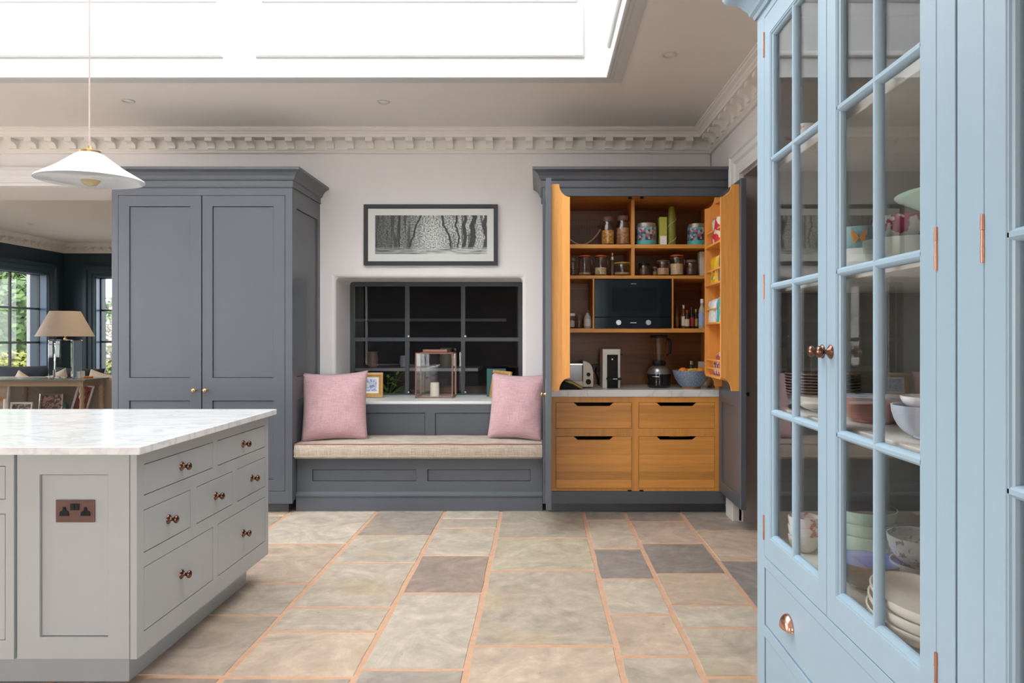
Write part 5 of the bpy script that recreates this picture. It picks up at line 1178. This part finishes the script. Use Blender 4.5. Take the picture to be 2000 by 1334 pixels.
# near end panel with socket, corner post
ffn = FR(YI0)
xi = lambda px: X(px, YI0); zi = lambda py: Z(py, YI0)
hp = [(xi(77), xi(211), zi(1245), zi(927))]
ep = MB().framed(xi(33), xi(252.5), 0.134, zt0, hp, 0.024, ffn).build('end_panel', GREY, isl, bevel=0.001, seg=1)
MB().plate([hp[0][0] + 0.003, hp[0][1] - 0.003], [hp[0][2] + 0.003, hp[0][3] - 0.003], [], 0.01, FR(YI0 + 0.010)).build('panel', GREY, ep)
MB().box(xi(254), XI - 0.0002, YI0 + 0.001, YI0 + 0.024, 0.134, zt0).build('corner_post', GREY, isl, bevel=0.004, seg=2)
# next unit to the left: drawer over door
x_r = xi(12)
hl = [(xi(12) - 0.5, xi(12), 0.722, 0.844), (xi(12) - 0.5, xi(12), 0.205, 0.669)]
MB().framed(xi(12) - 0.55, xi(28.5), 0.134, zt0, hl, 0.024, FR(YI0 - 0.004)).build('front_frame', GREY, isl, bevel=0.001, seg=1)
for i, (a, b, c, d) in enumerate(hl):
    dd = MB().plate([a + 0.002, b - 0.002], [c + 0.002, d - 0.002], [], 0.022, FR(YI0 - 0.004)).build('drawer' if i == 0 else 'door', GREY, isl, bevel=0.0008, seg=1)
    kn(KNOB_C, dd, ((a + b) / 2 if i == 0 else a + 0.05, YI0 - 0.004, (c + d) / 2 if i == 0 else 0.6), ROT_FRONT)
MB().box(XIL, xi(12) - 0.55, YI0 - 0.004, YI0 + 0.024, 0.134, zt0).build('front_frame', GREY, isl)
# double socket
sk = thing('double_socket', 'antique copper double power socket on the island end panel', 'socket', (xi(145), YI0 + 0.010, zi(1021)))
sx0, sx1, sz0, sz1 = xi(107), xi(183), zi(1021), zi(977)
PLATE = mat('socket_plate', (0.16, 0.10, 0.09), 0.38, 0.85, var=0.25, vscale=20)
MB().box(sx0, sx1, YI0 + 0.004, YI0 + 0.0105, sz0, sz1).build('plate', PLATE, sk, bevel=0.002)
def ins(name, x0, x1, z0, z1): MB().box(x0, x1, YI0 + 0.0005, YI0 + 0.0045, z0, z1).build(name, BLACK, sk, bevel=0.001)
cxs, czs = (sx0 + sx1) / 2, (sz0 + sz1) / 2
ins('switch', cxs - 0.016, cxs - 0.001, czs + 0.004, czs + 0.028); ins('switch', cxs + 0.001, cxs + 0.016, czs + 0.004, czs + 0.028)
for s2 in (-1, 1):
    c_ = cxs + s2 * 0.039
    MB().box(c_ - 0.004, c_ + 0.004, YI0 + 0.0015, YI0 + 0.0045, czs, czs + 0.014).box(c_ - 0.015, c_ - 0.005, YI0 + 0.0015, YI0 + 0.0045, czs - 0.015, czs - 0.007).box(c_ + 0.005, c_ + 0.015, YI0 + 0.0015, YI0 + 0.0045, czs - 0.015, czs - 0.007).prism([(c_ - 0.018, czs - 0.017), (c_ + 0.018, czs - 0.017), (c_ + 0.016, czs - 0.002), (c_ + 0.006, czs + 0.004), (c_ + 0.005, czs + 0.016), (c_ - 0.005, czs + 0.016), (c_ - 0.006, czs + 0.004), (c_ - 0.016, czs - 0.002)], 0.0022, 0.005, FR(YI0)).build('outlet', BLACK, sk)

# ------------------------------------------------------------------ pendant light and downlights
YPD = 3.10
pl = thing('pendant_light', 'tilted white conical pendant light with brass cap over the island', 'lamp', (X(177, YPD), YPD, Z(352, YPD)), rot=(math.radians(1.5), math.radians(-1.0), 0))
rp = 0.214
zh = Z(300, YPD) - Z(352, YPD)
MB().lathe([(rp, -0.002), (rp * 0.99, 0.004), (rp * 0.62, zh * 0.45), (0.06, zh * 0.93), (0.045, zh), (0.041, zh - 0.002), (0.056, zh * 0.91), (rp * 0.60, zh * 0.42), (rp * 0.975, 0.0), (rp, -0.002)], 48).build('shade', mat('opal_white_enamel', (0.86, 0.86, 0.86), 0.22), pl, local=True, smooth=True)
MB().lathe([(0.0, zh - 0.006), (0.044, zh - 0.006), (0.044, zh + 0.010), (0.03, zh + 0.014), (0.012, zh + 0.020), (0.010, zh + 0.032), (0, zh + 0.034)], 24).build('cap', BRASS, pl, local=True, smooth=True)
AMB = thin_glass('amber_bulb_glass', (0.93, 0.80, 0.55))
MB().lathe([(0.013, zh - 0.01), (0.014, zh - 0.03), (0.036, 0.050), (0.044, 0.020), (0.040, -0.003), (0.022, -0.022), (0, -0.027)], 24).build('bulb', AMB, pl, local=True, smooth=True)
MB().tube([(-0.018, 0, 0.05), (-0.02, 0, 0.01), (-0.006, 0, 0.045), (0, 0, 0.008), (0.006, 0, 0.045), (0.02, 0, 0.01), (0.018, 0, 0.05)], 0.0016, 6).build('filament', mat('filament_gold', (0.6, 0.36, 0.12), 0.4, 0.5), pl, local=True, smooth=True)
cb = pl.matrix_basis @ Vector((0, 0, zh + 0.03))
MB().tube([(0, 0, zh + 0.03)] + [tuple(pl.rotation_euler.to_matrix().inverted() @ (Vector((cb.x, cb.y, cb.z + (3.87 - cb.z) * k / 6)) - pl.location)) for k in range(1, 7)], 0.0035, 8).build('cord', mat('pink_flex', (0.52, 0.42, 0.40), 0.7), pl, local=True)

RINGM = mat('downlight_ring', (0.62, 0.58, 0.52), 0.35, 0.3); LENS = mat('downlight_lens', (0.80, 0.84, 0.80), 0.2)
def downlight(label, x, y, watts=0):
    t = thing('downlight', label, 'light', (x, y, ZC), 'recessed ceiling downlights')
    MB().lathe([(0.047, 0.0), (0.047, -0.003), (0.040, -0.007), (0.032, -0.004), (0.030, -0.001)], 28).build('trim_ring', RINGM, t, local=True, smooth=True)
    MB().lathe([(0, -0.0035), (0.022, -0.003), (0.030, -0.0015), (0.030, 0.0), (0, 0.0)], 24).build('lens', LENS, t, local=True, smooth=True)
    if watts:
        d = bpy.data.lights.new('downlight_bulb', 'SPOT'); d.energy = watts; d.color = (1.0, 0.78, 0.52); d.spot_size = math.radians(100); d.spot_blend = 0.6; d.shadow_soft_size = 0.03
        o = bpy.data.objects.new('downlight_bulb', d); C.objects.link(o); o.parent = t; o.location = (0, 0, -0.012)
downlight('recessed downlight near the right wall cornice', 0.788, 4.194)
downlight('recessed downlight in the ceiling above the picture', -1.136, 5.036)
downlight('recessed downlight in the ceiling right of pendant cord', -2.98, 5.01)
downlight('recessed downlight in the sitting room ceiling beyond the opening', X(78, 10.7), 10.5, 38)
downlight('added unseen downlight behind the grey cupboard in the sitting room', -5.0, 8.6, 38)  # lamp added out of sight to warm the sitting-room ceiling
downlight('added unseen downlight at the left of the sitting room ceiling', -7.4, 7.6, 38)  # another unseen lamp added for warm light

# ------------------------------------------------------------------ powder blue glazed dresser (right)
XD = 0.77
def dresser(yfar, label, contents):
    W = 1.166; yn = yfar - W
    t = thing('glazed_dresser', label, 'dresser', (1.08, (yfar + yn) / 2, 0))
    XB = XR - 0.005
    s1, s2 = yfar - 0.076, yn + 0.060             # inner edges of face-frame stiles
    ym_ = (s1 + s2) / 2
    fn = lambda u, v, w: (XD + w, u, v)
    DB, DTp = 0.566, 2.412
    MB().framed(yn, yfar, 0.10, 2.46, [(s2, s1, DB, DTp), (s2, s1, 0.331, 0.529), (s2, s1, 0.115, 0.292)], 0.024, fn).build('face_frame', BLUE, t, bevel=0.0012, seg=1)
    MB().box(XD + 0.024, XB, yfar - 0.022, yfar, 0.10, 2.46).build('side', BLUE, t)
    MB().box(XD + 0.024, XB, yn, yn + 0.022, 0.10, 2.46).build('side', BLUE, t)
    MB().box(XD + 0.024, XB, yn, yfar, 2.44, 2.46).box(XB - 0.02, XB, yn, yfar, 0.1, 2.46).build('back', LINING, t)
    MB().box(XD + 0.025, XB - 0.02, yfar - 0.030, yfar - 0.022, 0.60, 2.44).box(XD + 0.025, XB - 0.02, yn + 0.022, yn + 0.030, 0.60, 2.44).build('lining', LINING, t)
    MB().box(XD + 0.06, XB, yn + 0.01, yfar - 0.04, 0, 0.10).build('plinth', BLUE, t)
    cr2 = [(0, 0), (0.008, 0), (0.012, 0.012), (0.022, 0.020), (0.026, 0.034), (0.040, 0.052), (0.044, 0.060), (0.060, 0.078), (0.085, 0.092), (0.092, 0.100), (0.098, 0.112), (0.098, 0.135), (0, 0.135)]
    MB().sweep([(XD, yn), (XD, yfar), (XB, yfar)], cr2, lambda u, v, w: (u, v, 2.44 + w)).box(XD, XB, yn, yfar, 2.46, 2.56).build('crown', BLUE, t, smooth=True, angle=30)
    for z in (1.912, 1.487, 1.065): MB().box(XD + 0.05, XB - 0.02, yn + 0.03, yfar - 0.03, z - 0.016, z + 0.012).build('shelf', SHELFW, t, bevel=0.003)
    MB().box(XD + 0.028, XB - 0.02, yn + 0.03, yfar - 0.03, 0.585, 0.612).build('shelf', SHELFW, t)
    # drawers with cup pulls
    for a, b in ((0.331, 0.529), (0.115, 0.292)):
        dd = MB().plate([s2 + 0.003, s1 - 0.003], [a + 0.003, b - 0.003], [], 0.022, lambda u, v, w: (XD + 0.004 + w, u, v)).build('drawer', BLUE, t, bevel=0.002, seg=1)
        for yy in (s1 - 0.225, s2 + 0.225):
            cup_ = MB(); n1, n2 = 12, 8; vs3 = []; fs3 = []
            for j in range(n2 + 1):
                b_ = PI / 2 * j / n2
                for i in range(n1 + 1):
                    a_ = PI * i / n1
                    # quarter-ellipsoid hood: width 84 mm, height 40 mm, projection 26 mm
                    vs3.append((XD + 0.003 - 0.026 * math.sin(b_) * math.sin(a_) ** 0.8 , yy - 0.042 * math.cos(a_) * (0.55 + 0.45 * math.sin(b_)) if False else yy - 0.042 * math.cos(a_), (a + b) / 2 - 0.014 + 0.042 * math.cos(b_) * math.sin(a_)))
            for j in range(n2):
                for i in range(n1):
                    q = j * (n1 + 1) + i; fs3.append((q, q + 1, q + n1 + 2, q + n1 + 1))
            o = cup_.add(vs3, fs3).build('cup_pull', BCOPPER, dd, smooth=True)
            sm = o.modifiers.new('thickness', 'SOLIDIFY'); sm.thickness = 0.002
    # doors
    gz = [0.644, 1.065, 1.487, 1.912, 2.336]
    for di, (a, b) in enumerate(((ym_, s1), (s2, ym_))):
        g0, g1 = a + 0.058, b - 0.058
        d = MB().framed(a + 0.0015, b - 0.0015, DB + 0.002, DTp - 0.002, [(g0, g1, gz[0], gz[-1])], 0.026, fn).build('door', BLUE, t, bevel=0.0015, seg=1)
        ov = [(0, 0.002), (0.004, 0.002), (0.006, 0.006), (0.011, 0.008), (0.013, 0.014), (0.013, 0.022), (0, 0.022)]
        MB().sweep([(g0, gz[0]), (g1, gz[0]), (g1, gz[-1]), (g0, gz[-1])], ov, fn, closed=True).build('moulding', BLUE, d)
        barp = [(-0.012, 0.022), (-0.012, 0.016), (-0.011, 0.010), (-0.008, 0.005), (-0.004, 0.002), (0.004, 0.002), (0.008, 0.005), (0.011, 0.010), (0.012, 0.016), (0.012, 0.022)]
        gm = (g0 + g1) / 2
        for z in gz[1:-1]: MB().prism(barp, g0, g1, lambda u, v, w: (XD + v, w, z + u)).build('glazing_bar', BLUE, d, smooth=True, angle=25)
        MB().prism(barp, gz[0], gz[-1], lambda u, v, w: (XD + v + 0.0006, gm + u, w)).build('glazing_bar', BLUE, d, smooth=True, angle=25)
        for i in range(4):
            for (q0, q1) in ((g0, gm), (gm, g1)):
                MB().plate([q0 + 0.003, q1 - 0.003], [gz[i] + 0.003, gz[i + 1] - 0.003], [], 0.003, lambda u, v, w: (XD + 0.0165 + w, u, v)).build('pane', GLASS, d)
        kn(KNOB_C, d, (XD, (ym_ + 0.027) if di == 0 else (ym_ - 0.027), 1.279), ROT_NX)
        hy = s1 + 0.0005 if di == 0 else s2 - 0.0005
        for z in (2.32, 1.49, 0.665):
            MB().lathe([(0, -0.042), (0.0036, -0.042), (0.0042, -0.015), (0.0034, -0.0145), (0.0034, 0.0145), (0.0042, 0.015), (0.0036, 0.042), (0, 0.042)], 12, loc=(XD - 0.001, hy, z)).build('hinge', mat('hinge_copper_%d%d%d' % (di, int(z * 100), int(yfar * 100)), (0.50, 0.24, 0.16), 0.35, 0.9), d, smooth=True)
    return t
dresser(2.449, 'powder blue glazed dresser filled with crockery', True)
dresser(1.277, 'powder blue glazed dresser at the right edge of the picture', False)

# crockery in the dresser
def px_at(x, px): return x * F / (px - CX)            # distance along the room for a thing at depth x behind the glass
def bowl_prof(r, h, foot=0.45, t=0.004, flare=1.0):
    o = [(0, 0.004), (r * foot * 0.9, 0), (r * foot, 0.002), (r * foot, h * 0.08)]
    for i in range(1, 7):
        a = i / 6; o.append((r * (foot + (1 - foot) * math.sin(a * PI / 2) ** flare), h * (0.08 + 0.92 * (1 - math.cos(a * PI / 2)) ** 0.9)))
    inn = [(max(0.001, q[0] - t), max(q[1], 0.008) + (0 if k == len(o) - 1 else 0.003)) for k, q in enumerate(o) if k >= 3][::-1]
    return o + inn + [(0, h * 0.08 + 0.006)]
def bowl(name, label, x, y, z, r, h, m, cat='bowl', group=None, inner=None, foot=0.45, sx=1.0, sy=1.0, flare=1.0):
    t = thing(name, label, cat, (x, y, z), group)
    p = bowl_prof(r, h, foot, flare=flare)
    MB().lathe(p, 36, sx=sx, sy=sy).build('body', m, t, local=True, smooth=True, angle=60)
    if inner: 
        q = [(max(0.0, a - 0.0005), b + 0.0006) for a, b in p[10:]]
        MB().lathe(q + [], 36, sx=sx, sy=sy).build('glaze', inner, t, local=True, smooth=True, angle=60)
    return t
S1z, S2z, S3z, S4z = 1.9245, 1.4995, 1.0775, 0.6125
REDF = speckle('red_flower_glaze', (0.80, 0.79, 0.76), (0.60, 0.07, 0.05), 26, 0.60, 0.2, 0.02)
MINT = mat('mint_glaze', (0.36, 0.52, 0.43), 0.2); AQUA = mat('aqua_glaze', (0.30, 0.50, 0.52), 0.2); MAG = speckle('magenta_flower_glaze', (0.62, 0.60, 0.58), (0.30, 0.02, 0.08), 22, 0.50, 0.2, 0.02)
TERR = mat('terracotta', (0.36, 0.13, 0.075), 0.45, var=0.12); BLUEW = speckle('blue_white_glaze', (0.66, 0.70, 0.76), (0.10, 0.16, 0.50), 20, 0.58, 0.15, 0.03); RIB = mat('pale_blue_ribbed', (0.52, 0.57, 0.66), 0.3, var=0.1, vscale=60, stretch=(1, 1, 0.05))
DARKC = mat('dark_brown_glaze', (0.09, 0.06, 0.06), 0.2); COB = mat('cobalt_glaze', (0.10, 0.16, 0.48), 0.15); SPK = speckle('speckled_grey_glaze', (0.42, 0.48, 0.50), (0.08, 0.07, 0.06), 60, 0.62, 0.25, 0.03); PATT = speckle('blue_leaf_glaze', (0.70, 0.72, 0.72), (0.14, 0.22, 0.40), 45, 0.5, 0.2, 0.03)
ym1 = px_at(0.87, 1572)
t = thing('mug', 'white mug with red flowers on the top dresser shelf', 'mug', (0.87, ym1, S1z))
MB().lathe([(0, 0), (0.030, 0), (0.036, 0.006), (0.038, 0.085), (0.035, 0.085), (0.033, 0.01), (0, 0.008)], 28).build('body', REDF, t, local=True, smooth=True)
MB().tube([(0.036, -0.005, 0.07), (0.055, -0.008, 0.066), (0.060, -0.008, 0.045), (0.050, -0.006, 0.026), (0.036, -0.005, 0.022)], 0.005, 8).build('handle', PORC, t, local=True, smooth=True)
y_ = px_at(0.95, 1680)
bowl('serving_bowl', 'wide white bowl under the butterfly bowl', 0.95, y_, S2z, 0.098, 0.072, PORC)
t = bowl('butterfly_bowl', 'pale blue bowl with orange butterfly on the second dresser shelf', 0.95, y_, S2z + 0.062, 0.082, 0.075, AQUA, foot=0.6)
wing = MB()
for s2 in (-1, 1):
    ds = []
    for (u, v) in ((0, -0.006), (0.006, 0.006), (0.020, 0.020), (0.021, 0.004), (0.015, -0.004), (0.018, -0.018), (0.008, -0.018)):
        a = math.radians(243) + s2 * u / 0.078; rw = 0.0795 + v * 0.12
        ds.append((rw * math.cos(a), rw * math.sin(a), 0.046 + v * 0.9))
    wing.add([(p[0] * 1.01, p[1] * 1.01, p[2]) for p in ds] + [(p[0] * 1.03, p[1] * 1.03, p[2]) for p in ds], [tuple(range(len(ds))), tuple(range(2 * len(ds) - 1, len(ds) - 1, -1))] + [(q, (q + 1) % 7, 7 + (q + 1) % 7, 7 + q) for q in range(7)])
wing.build('butterfly', mat('orange_butterfly', (0.75, 0.30, 0.03), 0.3), t, local=True)
y_ = px_at(0.98, 1768)
bowl('serving_bowl', 'pale green dish beneath the magenta flowered bowl', 0.98, y_, S2z, 0.105, 0.078, mat('celadon_glaze', (0.52, 0.57, 0.50), 0.25), foot=0.75)
bowl('flowered_bowl', 'white bowl with magenta flowers stacked on pale green dish', 0.98, y_, S2z + 0.070, 0.082, 0.068, MAG, foot=0.5)
y_ = 1.48
t = thing('cake_stand', 'mint green glass cake stand on the second dresser shelf', 'cake stand', (0.94, y_, S2z))
MB().lathe([(0, 0), (0.06, 0), (0.06, 0.006), (0.015, 0.02), (0.012, 0.06), (0.02, 0.075), (0.10, 0.095), (0.16, 0.125), (0.163, 0.128), (0.158, 0.130), (0.10, 0.102), (0, 0.092)], 40).build('stand', MINT, t, local=True, smooth=True)
# third shelf
yp = px_at(0.92, 1606)
bowl('serving_bowl', 'cream bowl at the bottom of the plate stack', 0.92, yp, S3z, 0.085, 0.05, CREAM)
PLW = mat('cream_plate_glaze', (0.66, 0.62, 0.54), 0.25); RIM = mat('brown_plate_rim', (0.14, 0.08, 0.06), 0.35)
pl0 = thing('dinner_plate', 'brown rimmed cream plate in the stack on third dresser shelf', 'plate', (0.92, yp, S3z + 0.046), 'stacked plates in the dresser')
MB().lathe([(0, 0.001), (0.06, 0), (0.075, 0.003), (0.113, 0.010), (0.113, 0.012), (0.075, 0.006), (0.06, 0.004), (0, 0.004)], 36).build('plate_body', PLW, pl0, local=True, smooth=True)
MB().lathe([(0.112, 0.0085), (0.1155, 0.0105), (0.1145, 0.0135), (0.111, 0.012)], 36).build('rim', RIM, pl0, local=True, smooth=True)
ORD = ['lowest', 'second lowest', 'third lowest', 'fourth lowest', 'fifth lowest', 'third from top', 'second from top', 'topmost']
pl0['label'] = 'lowest brown rimmed plate in the stack on third dresser shelf'
for k in range(1, 8): dup(pl0, (0.92, yp, S3z + 0.046 + k * 0.0092), ORD[k] + ' brown rimmed plate in the stack on third dresser shelf')
y_ = px_at(0.96, 1712)
bowl('terracotta_bowl', 'terracotta bowl with blue and white glazed inside', 0.96, y_, S3z, 0.104, 0.072, TERR, inner=BLUEW, foot=0.6)
y_ = px_at(0.93, 1822)
bowl('ribbed_bowl', 'pale blue ribbed bowl at the right of third shelf', 0.93, y_, S3z, 0.090, 0.080, RIB)
bowl('rice_bowl', 'small white bowl resting in the ribbed blue bowl', 0.93, y_, S3z + 0.066, 0.070, 0.035, PORC)
# bottom shelf
y_ = px_at(0.872, 1570)
for k, (lb, m) in enumerate((('white cup at the bottom of cup stack behind left door', CREAM), ('middle white cup with red flowers in the stack', REDF), ('topmost flowered cup in the stack behind left door', REDF))):
    bowl('tea_bowl', lb, 0.872, y_, S4z + k * 0.030, 0.050, 0.055, m, 'cup', 'stacked cups in the dresser', foot=0.6)
y_ = px_at(1.05, 1692)
for k, (lb, m) in enumerate((('mint bowl at the bottom of the green bowl stack', MINT), ('second mint bowl in the green bowl stack', MINT), ('dark edged mint bowl on top of the green stack', MINT))):
    bowl('cereal_bowl', lb, 1.05, y_, S4z + k * 0.038, 0.092, 0.080, m, 'bowl', 'green bowls in the dresser', inner=DARKC if k == 2 else None)
bowl('snack_bowl', 'small white bowl with blue leaf pattern on bottom shelf', 1.02, px_at(1.02, 1690) - 0.17, S4z, 0.058, 0.075, PATT, foot=0.6)
bowl('brown_bowl', 'dark brown bowl with cobalt blue inside on bottom shelf', 0.925, px_at(0.925, 1694), S4z, 0.088, 0.078, DARKC, inner=COB)
y_ = px_at(1.03, 1782)
bowl('cereal_bowl', 'plain grey bowl under the speckled bowl', 1.06, y_, S4z, 0.085, 0.085, mat('grey_blue_glaze', (0.38, 0.44, 0.47), 0.25))
bowl('cereal_bowl', 'speckled grey blue bowl on top at right of bottom shelf', 1.06, y_, S4z + 0.072, 0.092, 0.085, SPK)
y_ = px_at(0.905, 1800)
for k, lb in enumerate(('lowest cream oval dish in the stack on bottom shelf', 'middle cream oval dish in the stack on bottom shelf', 'uppermost cream oval dish in the stack on bottom shelf')):
    bowl('oval_dish', lb, 0.905, y_ - 0.01 * k, S4z + 0.028 * k, 0.108, 0.046, CREAM if k != 1 else mat('ivory_ceramic', (0.68, 0.66, 0.60), 0.2), 'dish', 'oval dishes in the dresser', foot=0.6, sy=1.55)
